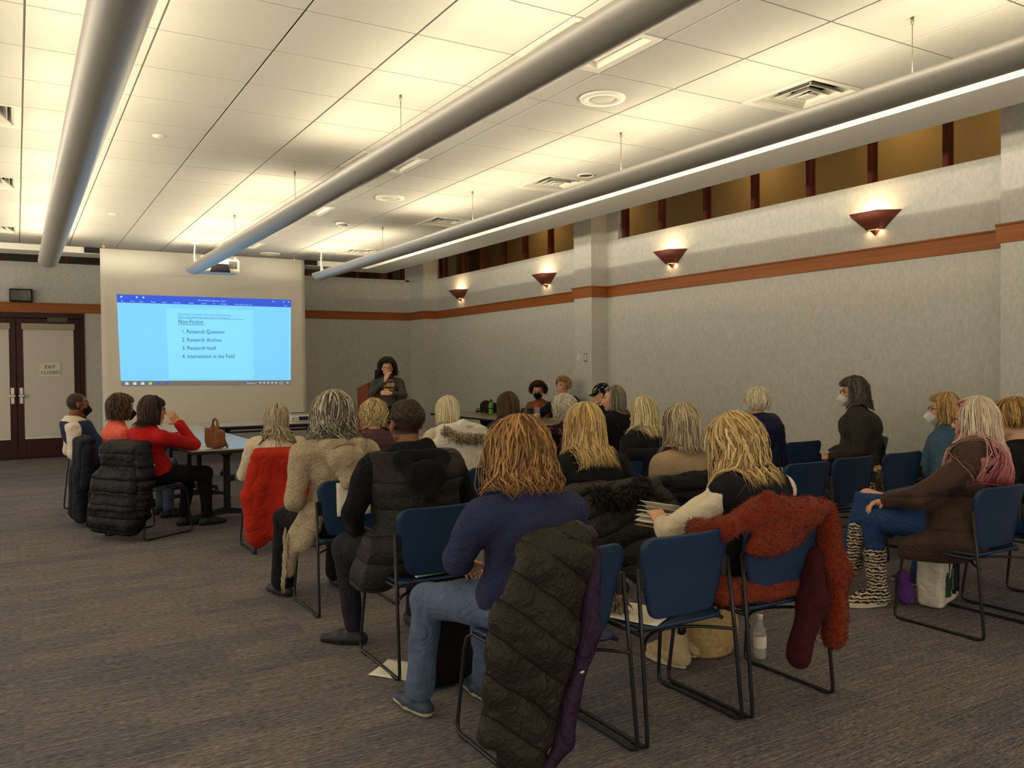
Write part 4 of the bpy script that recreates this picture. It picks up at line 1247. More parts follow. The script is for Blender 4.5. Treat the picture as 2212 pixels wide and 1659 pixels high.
def glasses(parent, T, m, half=0.006, thin=0.0022):
    mb = MB()
    for s in (-1, 1):
        a = np.linspace(0, 2 * math.pi, 21)[:-1]
        x = s * 0.033 + 0.027 * np.sign(np.cos(a)) * np.abs(np.cos(a)) ** 0.6; z = 0.012 + 0.019 * np.sign(np.sin(a)) * np.abs(np.sin(a)) ** 0.6
        y = 0.101 - 6.0 * (x ** 2)
        mb.tube(T(np.stack([x, y, z], 1)), thin, 6, closed=True)
        mb.tube(T(np.array([(s * 0.060, 0.082, 0.02), (s * 0.077, 0.05, 0.018), (s * 0.084, 0.0, 0.014), (s * 0.08, -0.02, 0.0)])), thin, 6)
    mb.tube(T(np.array([(-0.007, 0.1015, 0.016), (0, 0.104, 0.019), (0.007, 0.1015, 0.016)])), thin, 6)
    return mb.build('glasses', m, parent)
def face_mask(parent, T, m, kind='cup'):
    if kind == 'cup':
        pr = [ell((0, 0.062, -0.045), (0.062, 0.050, 0.058)), rcone((0, 0.09, -0.012), (0, 0.118, -0.05), 0.012, 0.016), rcone((0, 0.118, -0.05), (0, 0.085, -0.1), 0.016, 0.016)]
    else:
        pr = [ell((0, 0.052, -0.048), (0.066, 0.056, 0.062)), ell((0, 0.09, -0.04), (0.03, 0.03, 0.04))]
    V, Q = surf(pr, 0.006, 0.03, cut=lambda P: np.maximum(0.028 - P[..., 1] - 0.25 * np.abs(P[..., 2] + 0.05), P[..., 2] - 0.004 - 0.25 * np.maximum(0.05 - np.abs(P[..., 0]), 0)))
    V = relax(V, Q, 1)
    o = MB().add(T(V), [Q]).build('face_mask', m, parent)
    mb = MB()
    for s in (-1, 1):
        mb.tube(T(np.array([(s * 0.058, 0.045, -0.02), (s * 0.074, 0.01, 0.008), (s * 0.083, -0.018, 0.02)])), 0.0018, 5)
        mb.tube(T(np.array([(s * 0.056, 0.04, -0.075), (s * 0.074, 0.01, -0.045), (s * 0.083, -0.02, -0.02)])), 0.0018, 5)
    mb.build('ear_loop', m, o)
    return o

def person(name_label, head, yaw, hyaw=None, hpitch=0.0, hroll=0.0, hip=None, skin='fair', build=1.0, top=None, bottom=None, hr=None,
           arms=('lap', 'lap'), legs=None, shoes=(0.02, 0.02, 0.022), stand=False, seed=1, res=0.014, bald=None, specs=None, mask=None,
           extra_top=None, sleeve_to=0.93, sock=None, disp=0.006, torso_k=0.05, top_name='sweater', hands=True, hem=None, shoe_mesh=True,
           bottom_name='trousers', flare_leg=0.0, neckfill=None, hd=1.0, coll=None):
    """head: world position of the crown (X, Y, Z); yaw: degrees the body faces, counter-clockwise from +Y"""
    a = math.radians(yaw)
    Rb = rotz(a)
    hx, hy, hz = head
    ha = math.radians((hyaw if hyaw is not None else yaw) - yaw)
    Rh = rotz(ha) @ rotx(-math.radians(hpitch)) @ roty(math.radians(hroll))
    if hip is None:
        fwd = Rb @ np.array([0, 1.0, 0])
        hip = (hx - fwd[0] * 0.06, hy - fwd[1] * 0.06)
    root = np.array([hip[0], hip[1], 0.0]) + Rb @ np.array([0, 0.0 if stand else 0.035, 0])
    crown = Rb.T @ (np.array([hx, hy, hz]) - root)
    hc = crown - Rh @ np.array([0, -0.012, 0.113]) * hd
    T = lambda P: (np.asarray(P) * hd) @ Rh.T + hc
    B = build
    hipz = 0.885 if stand else 0.562
    Hc = np.array([0, 0, hipz])
    N = hc + Rh @ np.array([0, -0.028, -0.13]) * hd + np.array([0, -0.012, -0.035])
    S = N + np.array([0, -0.005, -0.032])
    W = Hc + (N - Hc) * 0.36 + np.array([0, -0.025 if not stand else 0.0, 0])
    Ch = Hc + (N - Hc) * 0.70 + np.array([0, -0.02, 0])
    sp = N - Hc; spn = sp / np.linalg.norm(sp)
    xs = np.array([1.0, 0, 0]); fw = np.cross(spn, xs) * -1; fw = np.cross(xs, spn) * -1
    fw = np.cross(spn, xs); fw /= np.linalg.norm(fw)
    Rs = np.stack([xs, fw, spn], 1)
    tl = np.linalg.norm(sp) / 0.55
    sw = 0.183 * (0.5 + 0.5 * B)
    torso = [ell(Hc + np.array([0, -0.02, 0.01]), (0.175 * B, 0.135 * B, 0.13)), ell(W, (0.150 * B, 0.118 * B, 0.17 * tl), Rs), ell(Ch, (0.165 * B, 0.122 * B, 0.17 * tl), Rs),
             rcone(S + xs * -sw * 0.95 + np.array([0, 0, -0.024]), S + np.array([0, -0.01, 0.0]), 0.066 * B, 0.068), rcone(S + xs * sw * 0.95 + np.array([0, 0, -0.03]), S + np.array([0, -0.01, 0.0]), 0.062 * B, 0.062),
             rcone(S, N + np.array([0, -0.004, 0.01]), 0.075, 0.058)]
    POSE = {'lap': ((0.235, -0.005, -0.265), (0.085, 0.235, -0.34)), 'desk': ((0.24, 0.12, -0.24), (0.12, 0.36, -0.25)),
            'side': ((0.26, -0.03, -0.27), (0.24, 0.12, -0.44)), 'down': ((0.23, -0.04, -0.29), (0.22, 0.06, -0.54))}
    armp, hnd = [], []
    for s, ps in zip((-1, 1), arms):
        sh = S + xs * s * (sw + 0.018) + np.array([0, 0, -0.038])
        if isinstance(ps, str):
            e, w = POSE[ps]
            e = sh + np.array([s * (e[0] - 0.185) , e[1], e[2]]); w = sh + np.array([s * (w[0] - 0.185), w[1], w[2]])
            if not stand and w[2] < 0.60: w[2] = 0.60
            up = np.array([s * 0.5, 0, 1.0])
            hdv = None
        else:
            e, w = np.array(ps[0], float), np.array(ps[1], float)
            up = np.array(ps[2], float) if len(ps) > 2 else np.array([s * 0.5, 0, 1.0])
            hdv = np.array(ps[3], float) if len(ps) > 3 else None
        armp.append((sh, e, w))
        if hdv is None:
            hdv = (w - e) / np.linalg.norm(w - e)
            hdv = hdv + np.array([-s * 0.35, 0.1, -0.1])
        hnd.append((w, hdv / np.linalg.norm(hdv), up, s))
    arm = []
    for sh, e, w in armp:
        arm.append((sh, e, w))
    if legs is None:
        legs = [((-0.12, 0.43, 0.525), (-0.12, 0.40, 0.085), (-0.10, 1, 0)), ((0.12, 0.43, 0.525), (0.12, 0.40, 0.085), (0.10, 1, 0))] if not stand else \
               [((-0.10, 0.02, 0.48), (-0.11, -0.02, 0.085), (-0.2, 1, 0)), ((0.10, 0.03, 0.48), (0.12, 0.0, 0.085), (0.2, 1, 0))]
    # body: one continuous figure under the clothes
    bp = list(torso)
    for sh, e, w in arm:
        bp += [rcone(sh, e, 0.044 * B, 0.034), rcone(e, w, 0.034, 0.024)]
    legp = []
    for s, (kn, an, td) in zip((-1, 1), legs):
        h0 = Hc + np.array([s * 0.085, 0.0, -0.015])
        kn, an = np.array(kn, float), np.array(an, float)
        legp.append((h0, kn, an, np.array(td, float)))
        bp += [rcone(h0, kn, 0.082 * B, 0.052), rcone(kn, an, 0.05, 0.034)]
    mb = MB()
    skc = np.array(SK[skin])
    soft(mb, bp + [rcone(N + np.array([0, 0.0, 0.0]), hc + Rh @ np.array([0, -0.02, -0.06]), 0.050, 0.048)], 0.02, 0.04, grow=-0.012, col=skc, it=0)
    head_mesh(mb, T, skc, 0.0055 if res < 0.02 else 0.006, bald=bald)
    if hands:
        for w, d, up, s in hnd:
            hand(mb, w + d * 0.0, d, up, -s, 0.45, skc)
    o = mb.build('person', [M_skin], None, (root[0], root[1], 0), a)
    tag(o, name_label, 'person', 'people in the room')
    # top garment
    if top is not None:
        tp = list(torso[1:])
        hm = hem if hem is not None else (hipz - 0.06)
        tp.append(ell(Hc + np.array([0, -0.02, 0.03]), (0.178 * B, 0.14 * B, 0.14)))
        for sh, e, w in arm:
            ew = e + (w - e) * sleeve_to
            tp += [rcone(sh, e, 0.058 * B, 0.050) + (0.022,), rcone(e, ew, 0.049, 0.040) + (0.018,)]
        if extra_top: tp += extra_top(dict(S=S, N=N, hc=hc, Hc=Hc, W=W, Ch=Ch, sw=sw, arm=arm, Rh=Rh, B=B, T=T))
        tp_top = [(lambda P, f=f: f(P) - 0.012, lo_, hi_) for f, lo_, hi_, *_k in tp]
        zc = N[2] + 0.055
        ny = N[1]
        def cut(P):
            c1 = hm - P[..., 2]
            c2 = np.where(np.hypot(P[..., 0] - N[0], P[..., 1] - ny) < 0.075, P[..., 2] - zc, -1.0) if not extra_top else -1.0 + 0 * c1
            return np.maximum(c1, c2)
        sd = seed * 1.37
        mb = MB()
        soft(mb, tp, res, torso_k, 0.008, cut, (lambda P: disp * wob(P, 17, sd) + disp * 0.6 * wob(P, 37, sd + 2)) if not callable(disp) else disp)
        mb.build(top_name, top, o)
    if bottom is not None:
        tp = [ell(Hc + np.array([0, -0.02, -0.005]), (0.176 * B, 0.14 * B, 0.125))]
        for h0, kn, an, td in legp:
            tp += [rcone(h0, kn, 0.090 * B, 0.064), rcone(kn, an + np.array([0, 0, 0.02]), 0.062, 0.046 + flare_leg)]
        mb = MB()
        sd = seed * 0.77
        soft(mb, tp, res, 0.035, 0.004, lambda P: P[..., 2] - (hipz + 0.12), lambda P: 0.004 * wob(P, 22, sd))
        mb.build(bottom_name, bottom, o)
    if shoe_mesh:
        for h0, kn, an, td in legp:
            td = td / np.linalg.norm(td)
            mb = MB()
            f0 = an + np.array([0, 0, -an[2] + 0.045]) if an[2] < 0.15 else an + np.array([0, 0, -0.045])
            zf = f0[2] - 0.045
            dn = np.array([0, 0, -1.0])
            pr = [rcone(f0 - td * 0.045 + dn * 0.01, f0 + td * 0.07 + dn * 0.012, 0.036, 0.040), rcone(f0 + td * 0.07 + dn * 0.012, f0 + td * 0.17 + dn * 0.022, 0.040, 0.026),
                  rcone(an + np.array([0, 0, 0.03]), f0, 0.040, 0.04)]
            sc_ = np.array(shoes)
            solec = np.array(sock) if sock is not None else sc_ * 0.8
            soft(mb, pr, 0.009, 0.02, 0, lambda P: zf + 0.003 - P[..., 2], col=lambda V: np.where((V[:, 2] < zf + 0.024)[:, None], solec, sc_))
            mb.build('shoe', M_felt, o)
    if hr is not None:
        hair(o, T, Rh, dict(hr, hd=hd), seed, coll=(coll or []) + (tp_top if top is not None else torso))
    if specs is not None: glasses(o, T, specs)
    if mask is not None: face_mask(o, T, mask[0], mask[1])
    o['_geo'] = 0
    del o['_geo']
    return o, dict(S=S, N=N, hc=hc, T=T, Rh=Rh, root=root, arm=arm, Hc=Hc, legs=legp, W=W, Ch=Ch)
# ------------------------------------------------------------------ clothes materials
def cloth(name, rgb, rough=0.9, var=0.10, scale=25, bump=0.25, bscale=220, sheen=0.02, fold=0.55, **k):
    return mat(name, lin(*rgb), rough, var, scale, bump, bscale, sheen=sheen, spec=0.15, fold=fold, **k)
M_navyvest = cloth('navy_vest', (34, 44, 72)); M_coral = cloth('coral_knit', (232, 104, 84), bump=0.5)
M_redknit = cloth('red_knit', (176, 28, 26), bump=0.4); M_blkpants = cloth('black_trousers', (24, 23, 26), bump=0.1)
M_oat = cloth('oatmeal_boucle', (176, 158, 130), var=0.35, scale=110, bump=1.0, bscale=120); M_cream = cloth('cream_knit', (212, 196, 168), bump=0.5, var=0.15, scale=90)
M_plum = cloth('plum_jacket', (92, 62, 66), quilt=(10.0, (0, 0, 1), 0.7)); M_blkvest = cloth('black_quilted_vest', (40, 38, 34), 0.5, quilt=(7.5, (0, 0, 1), 0.8), sheen=0.0, bump=0.15); M_hoodie = cloth('black_hoodie', (17, 19, 19))
M_white_coat = cloth('white_parka', (226, 220, 204), 0.6, bump=0.2); M_green = cloth('dark_green_knit', (44, 56, 44)); M_brownj = cloth('brown_print_jacket', (122, 82, 46), var=0.5, scale=35)
M_navyknit = cloth('navy_cardigan', (26, 30, 48)); M_navyfleece = cloth('navy_fleece', (46, 49, 80), bump=0.6, bscale=140); M_jeans = cloth('blue_jeans', (82, 97, 120), var=0.15, bump=0.2)
M_jeansd = cloth('indigo_jeans', (44, 72, 118), var=0.12, bump=0.2); M_blkknit = cloth('black_ribbed_knit', (28, 27, 27), bump=0.5, stretch=(1, 1, 0.1), bscale=300)
M_char = cloth('charcoal_knit', (66, 60, 54), bump=0.4); M_beigeknit = cloth('beige_cable_knit', (178, 152, 118), bump=1.0, bscale=150, stretch=(0.4, 0.4, 2.0))
M_blkfleece = cloth('black_fleece', (26, 26, 30), bump=0.5); M_creamsleeve = cloth('cream_sweatshirt', (222, 208, 180)); M_navycoat = cloth('navy_coat', (28, 32, 60), 0.6, quilt=(8.0, (0, 0.1, 1), 0.7))
M_bluefuzz = cloth('blue_fuzzy_knit', (80, 108, 130), var=0.4, scale=120, bump=1.0, bscale=150); M_browncoat = cloth('brown_down_coat', (66, 48, 40), 0.45, quilt=(5.5, (0.1, 0.1, 1), 0.7), sheen=0.05)
M_greyswt = cloth('grey_sweatshirt', (78, 76, 72)); M_blackt = cloth('black_top', (26, 25, 28)); M_floral = mat('floral_print', lin(30, 22, 24), 0.9, 0.9, 16)
M_maskb = cloth('black_mask_cloth', (20, 20, 24), bump=0.1); M_maskw = cloth('white_mask_cloth', (232, 226, 214), bump=0.1); M_maskl = cloth('light_blue_mask_cloth', (158, 196, 206), bump=0.1)
M_frame = mat('dark_spectacle_frame', (0.015, 0.012, 0.012), 0.3, 0.0); M_frame2 = mat('wire_spectacle_frame', lin(150, 120, 84), 0.3, 0.0, metal=0.8)
def floral():
    nt = M_floral.node_tree; N, L = nt.nodes, nt.links
    b = N['Principled BSDF']; vo = N.new('ShaderNodeTexVoronoi'); vo.inputs['Scale'].default_value = 26
    tc = N.new('ShaderNodeTexCoord'); L.new(tc.outputs['Object'], vo.inputs['Vector'])
    r = N.new('ShaderNodeValToRGB'); L.new(vo.outputs['Distance'], r.inputs['Fac'])
    r.color_ramp.elements[0].color = (*lin(150, 62, 74), 1); r.color_ramp.elements[0].position = 0.25
    r.color_ramp.elements[1].color = (*lin(24, 20, 22), 1); r.color_ramp.elements[1].position = 0.4
    L.new(r.outputs['Color'], b.inputs['Base Color'])
floral()
def H(c1, c2, ln, **k):
    return dict(c1=lin(*c1), c2=lin(*c2), len=ln, **k)

# ------------------------------------------------------------------ where every chair stands (x, y, facing) and its label
G1 = 'blue stacking chairs'
chair(1.76, 2.74, 0, 'blue stacking chair under the woman in the navy fleece, olive puffer over its back')
CH_EMPTY = chair(2.31, 2.735, 0, 'empty blue stacking chair with a paper on its seat, beside the rust coat')
chair(2.86, 2.72, 0, 'blue stacking chair with the rust red fuzzy coat over its back')
chair(4.63, 2.77, 0, 'blue stacking chair under the woman with pink-tipped hair')
chair(5.30, 2.77, 0, 'blue stacking chair at the right edge, behind the woman with pink-tipped hair')
chair(1.78, 3.90, 0, 'blue stacking chair behind the man in the black vest')
chair(2.80, 3.90, 0, 'blue stacking chair under the charcoal puffer with black fur trim')
chair(3.50, 3.90, 0, 'blue stacking chair of the woman in the beige knit, dark jacket on its back')
chair(4.68, 4.11, 0, 'empty blue stacking chair, leftmost of three behind the rust coat')
chair(5.23, 4.15, 0, 'empty blue stacking chair, middle of three, handbag on its seat')
chair(5.81, 4.16, 0, 'empty blue stacking chair next to the woman in the fuzzy blue sweater')
chair(6.36, 4.12, 10, 'blue stacking chair under the woman in the fuzzy blue sweater')
chair(1.77, 5.08, 0, 'blue stacking chair with white paper on its back beside the oatmeal cardigan')
chair(2.83, 5.18, 0, 'empty blue stacking chair between the black vest and the auburn hair')
chair(3.45, 5.40, 0, 'empty blue stacking chair just left of the woman with long blond hair')
chair(4.15, 5.10, 0, 'blue stacking chair under the woman with the pale blond bob in black')
chair(5.40, 5.20, 0, 'blue stacking chair under the person in the navy coat')
chair(5.95, 5.22, 0, 'empty blue stacking chair between the navy coat and the charcoal cardigan')
chair(6.72, 5.02, 42, 'blue stacking chair under the woman in the charcoal cardigan by the wall')
chair(1.87, 7.03, 0, 'blue stacking chair covered by the bright red coat')
chair(2.74, 7.24, 0, 'blue stacking chair under the person in the plum jacket')
chair(3.42, 6.86, 0, 'blue stacking chair covered by the white parka')
chair(4.07, 6.86, 0, 'blue stacking chair under the woman in dark green, pale blue jacket on its back')
chair(4.72, 6.86, 0, 'blue stacking chair with the burgundy cover under the woman in floral')
chair(5.33, 6.76, 18, 'blue stacking chair with a black puffer, under the grey-haired woman facing left')
chair(6.22, 7.98, 88, 'blue stacking chair under the person in the polka dot cap')
chair(1.01, 8.19, -58, 'blue stacking chair under the woman in the red sweater, black puffer on its back')
chair(0.78, 9.08, -85, 'blue stacking chair under the woman in coral, dark coat on its back')
chair(0.68, 9.92, -88, 'blue stacking chair under the man in the navy vest by the doors')
chair(6.98, 10.9, 90, 'blue stacking chair under the curly-haired woman in the black mask')
chair(6.97, 10.2, 90, 'blue stacking chair under the blond woman in the navy cardigan')
chair(7.0, 11.62, 90, 'empty blue stacking chair behind the green bottle at the far table')
chair(7.0, 12.35, 90, 'blue stacking chair at the far table with a black bag leaning on it')

# ------------------------------------------------------------------ the people, front table side first
def recede(col, lim):
    def f(V):
        m = (V[:, 1] < lim + 0.25 * (V[:, 2] - 0.03)) & (V[:, 2] > -0.055) & ~((np.abs(V[:, 0]) > 0.07) & (V[:, 2] < 0.02) & (V[:, 1] > -0.03))
        return m.astype(float), np.array(col)
    return f
p1, g1 = person('man in a navy vest and white shirt, black mask, seated by the doors', (0.545, 9.90, 1.255), -88, -80, 6, skin='brown', hip=(0.70, 9.92), build=1.12,
    top=M_cream if False else cloth('white_shirt', (214, 200, 182), bump=0.1), bottom=M_blkpants, arms=('lap', 'lap'), seed=11, bald=recede(lin(34, 24, 20), 0.025), mask=(M_maskb, 'cup'), specs=M_frame2, top_name='shirt', hd=1.05)
def over_vest(o, g, m, B=1.1, name='vest', grow=0.022, hem=0.5, res=0.014, col=0.05, quilt=None, extra=None):
    S, N, Hc, W, Ch = g['S'], g['N'], g['Hc'], g['W'], g['Ch']
    sp = N - Hc; spn = sp / np.linalg.norm(sp); xs = np.array([1.0, 0, 0]); fw = np.cross(spn, xs); fw /= np.linalg.norm(fw)
    Rs = np.stack([xs, fw, spn], 1); tl = np.linalg.norm(sp) / 0.55; sw = 0.183 * (0.5 + 0.5 * B)
    pr = [ell(W, (0.150 * B, 0.118 * B, 0.17 * tl), Rs), ell(Ch, (0.165 * B, 0.122 * B, 0.17 * tl), Rs), ell(Hc + np.array([0, -0.02, 0.03]), (0.178 * B, 0.14 * B, 0.14)),
          rcone(S + xs * -sw * 0.95 + np.array([0, 0, -0.03]), S + np.array([0, -0.01, 0]), 0.062, 0.062), rcone(S + xs * sw * 0.95 + np.array([0, 0, -0.03]), S + np.array([0, -0.01, 0]), 0.062, 0.062)]
    if col: pr.append(rcone(S, N + np.array([0, -0.004, col - 0.02]), 0.078, 0.062))
    if extra: pr += extra
    zt = N[2] + col
    xlim = sw + 0.06
    def cut(P):
        return np.maximum(np.maximum(hem - P[..., 2], P[..., 2] - zt), np.abs(P[..., 0]) - xlim - 0.03 * np.clip((S[2] - 0.25 - P[..., 2]) * 6, 0, 2))
    mb = soft(MB(), pr, res, 0.05, grow, cut, quilt or (lambda P: 0.004 * wob(P, 20, 3.0)))
    return mb.build(name, m, o)
over_vest(p1, g1, M_navyvest, 1.14, col=0.0)
p2, g2 = person('woman in a coral sweater and black mask between two others', (0.875, 9.02, 1.225), -82, -75, 2, hip=(0.84, 9.06), build=0.95, top=M_coral, bottom=M_jeans, seed=12,
    hr=H((52, 36, 26), (104, 76, 52), 0.12, vol=0.018, front=72, face=52, wave=0.12, frizz=0.008, thick=0.02), mask=(M_maskb, 'cup'), specs=M_frame2, arms=('desk', 'desk'))
# woman in red, chin on her hand
p3, g3 = person('woman in a red sweater with a black headband, chin on her hand', (1.045, 8.12, 1.235), -62, -86, 3, hip=(1.04, 8.20), skin='tan', build=1.0, top=M_redknit, bottom=M_blkpants, seed=13, specs=M_frame,
    hr=H((36, 22, 18), (70, 44, 34), 0.16, vol=0.018, front=78, face=50, n=300, thick=0.008, frizz=0.002, tuck=-0.02, flare=0.01, side=0.14),
    arms=(((-0.24, 0.28, 0.80), (-0.10, 0.33, 0.86)), ((0.16, 0.30, 0.79), (0.035, 0.235, 0.985), (0.6, -0.8, 0.3), (-0.35, -0.2, 0.5))),
    legs=[((-0.10, 0.44, 0.50), (-0.08, 0.36, 0.085), (0.1, 1, 0)), ((0.12, 0.45, 0.50), (0.10, 0.48, 0.085), (0.3, 1, 0))])
def headband(o, g):
    a = np.linspace(-1.75, 1.75, 33)
    P = np.zeros((33, 3, 3))
    for j, dy in enumerate((-0.016, 0.0, 0.016)):
        P[:, j, 0] = 0.103 * np.sin(a); P[:, j, 1] = 0.022 + dy - 0.01 * np.cos(a); P[:, j, 2] = 0.022 + (0.118 + (0.002 if j == 1 else 0)) * np.cos(a)
    mb = MB(); mb.grid(g['T'](P.reshape(-1, 3)).reshape(P.shape), thick=0.004)
    return mb.build('headband', M_blackt, o)
headband(p3, g3)
p4, g4 = person('woman with long grey-blond hair in a cream sweater, bent over the table', (1.935, 7.28, 1.155), -6, 10, 16, 10, hip=(1.88, 7.06), top=M_cream, bottom=M_blkpants, arms=('desk', 'desk'), seed=14,
    hr=H((132, 116, 90), (204, 190, 158), 0.34, vol=0.012, front=45, face=60, n=340, thick=0.016, wave=0.05, freq=12, flare=-0.02, frizz=0.003, curl=0.004))
# speaker
p5, g5 = person('woman standing by the lectern with curly dark hair and black glasses, hand on chin', (5.035, 12.35, 1.595), 160, 158, 6, hip=(5.05, 12.36), stand=True, build=1.0, top=M_greyswt, bottom=M_blkpants, seed=15, specs=M_frame,
    hr=H((40, 32, 26), (98, 82, 66), 0.13, vol=0.036, front=50, face=78, n=420, thick=0.03, wave=0.25, curl=0.018, cfreq=30, frizz=0.012, flare=0.03, w=0.008), sleeve_to=0.8, top_name='sweatshirt',
    arms=(((-0.23, 0.18, 1.06), (-0.02, 0.29, 1.10), (0, 1, 0.3), (1, 0, 0.1)), ((0.25, 0.10, 1.10), (0.045, 0.17, 1.315), (0.7, 0.6, 0.2), (-0.35, -0.15, 0.7))), hem=0.84)
E_print = mat('shirt_print', lin(214, 190, 120), 0.8, 0.1)
def shirt_print(o):
    """block letters and lines printed across the chest"""
    for k, x in enumerate((-0.062, 0.0, 0.062)):
        y = 0.152
        b = MB().box((x - 0.026, y, 1.200), (x + 0.026, y + 0.004, 1.256), 0.003).build('print_block', E_print, o)
        lettering('print_letter', 'NOB'[::-1][k] if False else ('D', 'O', 'N')[k], 0.056, M_ink, (x + 0.02, y + 0.006, 1.209), (math.pi / 2, 0, math.pi), b, width=0.95)
    for z, w in ((1.285, 0.075), (1.305, 0.06), (1.165, 0.08), (1.148, 0.08), (1.10, 0.06)):
        MB().box((-w, 0.150, z), (w, 0.153, z + 0.005)).build('print_line', E_print, o)
shirt_print(p5)
MB().tube([(0.132, 0.14, 1.235), (0.095, 0.155, 1.285)], [0.046, 0.042], 12).build('sleeve_cuff', cloth('purple_cuff', (66, 60, 120)), p5)
# third row and table side
def hood(V):
    S, N = V['S'], V['N']
    return [rcone(S + np.array([-0.13, 0.0, 0.02]), S + np.array([-0.08, -0.10, 0.0]), 0.035, 0.042), rcone(S + np.array([-0.08, -0.10, 0.0]), S + np.array([0, -0.125, -0.11]), 0.042, 0.035),
            rcone(S + np.array([0.13, 0.0, 0.02]), S + np.array([0.08, -0.10, 0.0]), 0.035, 0.042), rcone(S + np.array([0.08, -0.10, 0.0]), S + np.array([0, -0.125, -0.11]), 0.042, 0.035),
            ell(S + np.array([0, -0.085, -0.02]), (0.085, 0.05, 0.08))]
_h0 = hood
hood = lambda V: [p + (0.012,) for p in _h0(V)]
p6, g6 = person('woman with shaggy grey hair in an oatmeal hooded cardigan with fringe', (1.70, 5.07, 1.295), 0, -4, 4, hip=(1.74, 5.06), build=1.16, top=M_oat, bottom=M_blkpants, seed=16, extra_top=hood, flare_leg=0.03, top_name='hooded_cardigan', res=0.012, disp=0.008,
    hr=H((62, 54, 42), (206, 196, 168), 0.155, vol=0.024, front=55, face=55, n=420, thick=0.03, wave=0.16, freq=10, curl=0.009, cfreq=20, frizz=0.006, flare=0.035, mixp=1.3, bias=1, w=0.011),
    legs=[((-0.24, 0.40, 0.50), (-0.26, 0.36, 0.085), (-0.3, 1, 0)), ((0.12, 0.43, 0.50), (0.12, 0.40, 0.085), (0.1, 1, 0))], hem=0.43, arms=('lap', 'lap'))
p7, g7 = person('person with tousled short blond hair in a plum jacket', (2.76, 7.10, 1.165), 0, -18, 10, hip=(2.74, 7.20), top=M_plum, bottom=M_blkpants, seed=17, disp=lambda P: 0.006 * np.abs(np.sin(P[..., 2] * 45)) + 0.003 * wob(P, 22, 2), top_name='jacket',
    hr=H((150, 122, 70), (232, 212, 158), 0.075, vol=0.018, front=60, face=60, phe=112, n=300, thick=0.022, wave=0.25, frizz=0.012, rag=0.25), arms=('desk', 'desk'))
p9, g9 = person('woman with a pale blond bob wrapped in front of the white parka', (3.445, 7.00, 1.195), 0, -5, 6, hip=(3.42, 6.92), top=M_cream, bottom=M_blkpants, seed=19,
    hr=H((190, 172, 128), (240, 230, 200), 0.135, vol=0.018, front=50, face=58, n=320, thick=0.010, frizz=0.002, flare=0.012), arms=('desk', 'desk'))
p10, g10 = person('woman with straight dark brown hair in a dark green sweater', (4.08, 6.98, 1.22), 0, 8, 6, hip=(4.07, 6.92), top=M_green, bottom=M_blkpants, seed=20, build=1.05,
    hr=H((48, 32, 22), (98, 72, 50), 0.205, vol=0.016, front=50, face=58, n=340, thick=0.010, frizz=0.002, flare=0.012), arms=('desk', 'desk'))
p13, g13 = person('woman with curly white hair in a burgundy floral blouse', (4.74, 7.00, 1.155), 0, 20, 12, hip=(4.72, 6.92), top=M_floral, bottom=M_blkpants, seed=23, top_name='blouse',
    hr=H((196, 184, 156), (244, 238, 220), 0.09, vol=0.026, front=60, face=58, n=420, thick=0.022, wave=0.3, curl=0.013, cfreq=34, frizz=0.008, w=0.008), arms=('desk', 'desk'))
p11, g11 = person('woman with short curly brown hair, glasses and black mask in a brown jacket', (6.93, 10.9, 1.215), 100, 138, 6, hip=(6.96, 10.9), top=M_brownj, bottom=M_blkpants, seed=21, specs=M_frame2, mask=(M_maskb, 'cup'), top_name='jacket', build=1.08,
    hr=H((44, 28, 18), (96, 62, 38), 0.035, vol=0.034, front=55, face=62, n=420, thick=0.024, wave=0.3, curl=0.015, cfreq=36, frizz=0.010, w=0.008, phe=105), arms=('desk', 'desk'))
p12, g12 = person('blond woman in a navy cardigan and white collar, forearm on the table', (6.93, 10.22, 1.315), 95, 100, 6, hip=(6.95, 10.22), top=M_navyknit, bottom=M_blkpants, seed=22, top_name='cardigan', sleeve_to=0.25,
    hr=H((120, 88, 48), (222, 190, 130), 0.055, vol=0.024, front=62, face=60, n=300, thick=0.014, wave=0.1, frizz=0.004, part=0.02, phe=108), arms=('desk', ((0.24, 0.20, 0.80), (0.10, 0.42, 0.79))))
MB().tube([(-0.075, 0.02, 1.06), (-0.05, 0.085, 1.05), (-0.02, 0.125, 0.97), (0.0, 0.13, 0.93), (0.02, 0.125, 0.97), (0.05, 0.085, 1.05), (0.075, 0.02, 1.06)], [0.012, 0.018, 0.02, 0.014, 0.02, 0.018, 0.012], 8).build('shirt_collar', M_paper, p12)
p16, g16 = person('person in a black cap with white dots and a yellow letter, facing left', (6.02, 8.06, 1.262), 88, 62, 4, hip=(6.16, 7.98), skin='fair', top=M_blackt, bottom=M_blkpants, seed=26, arms=('desk', 'desk'),
    hr=H((26, 24, 24), (50, 46, 42), 0.06, vol=0.004, front=30, face=75, n=160))
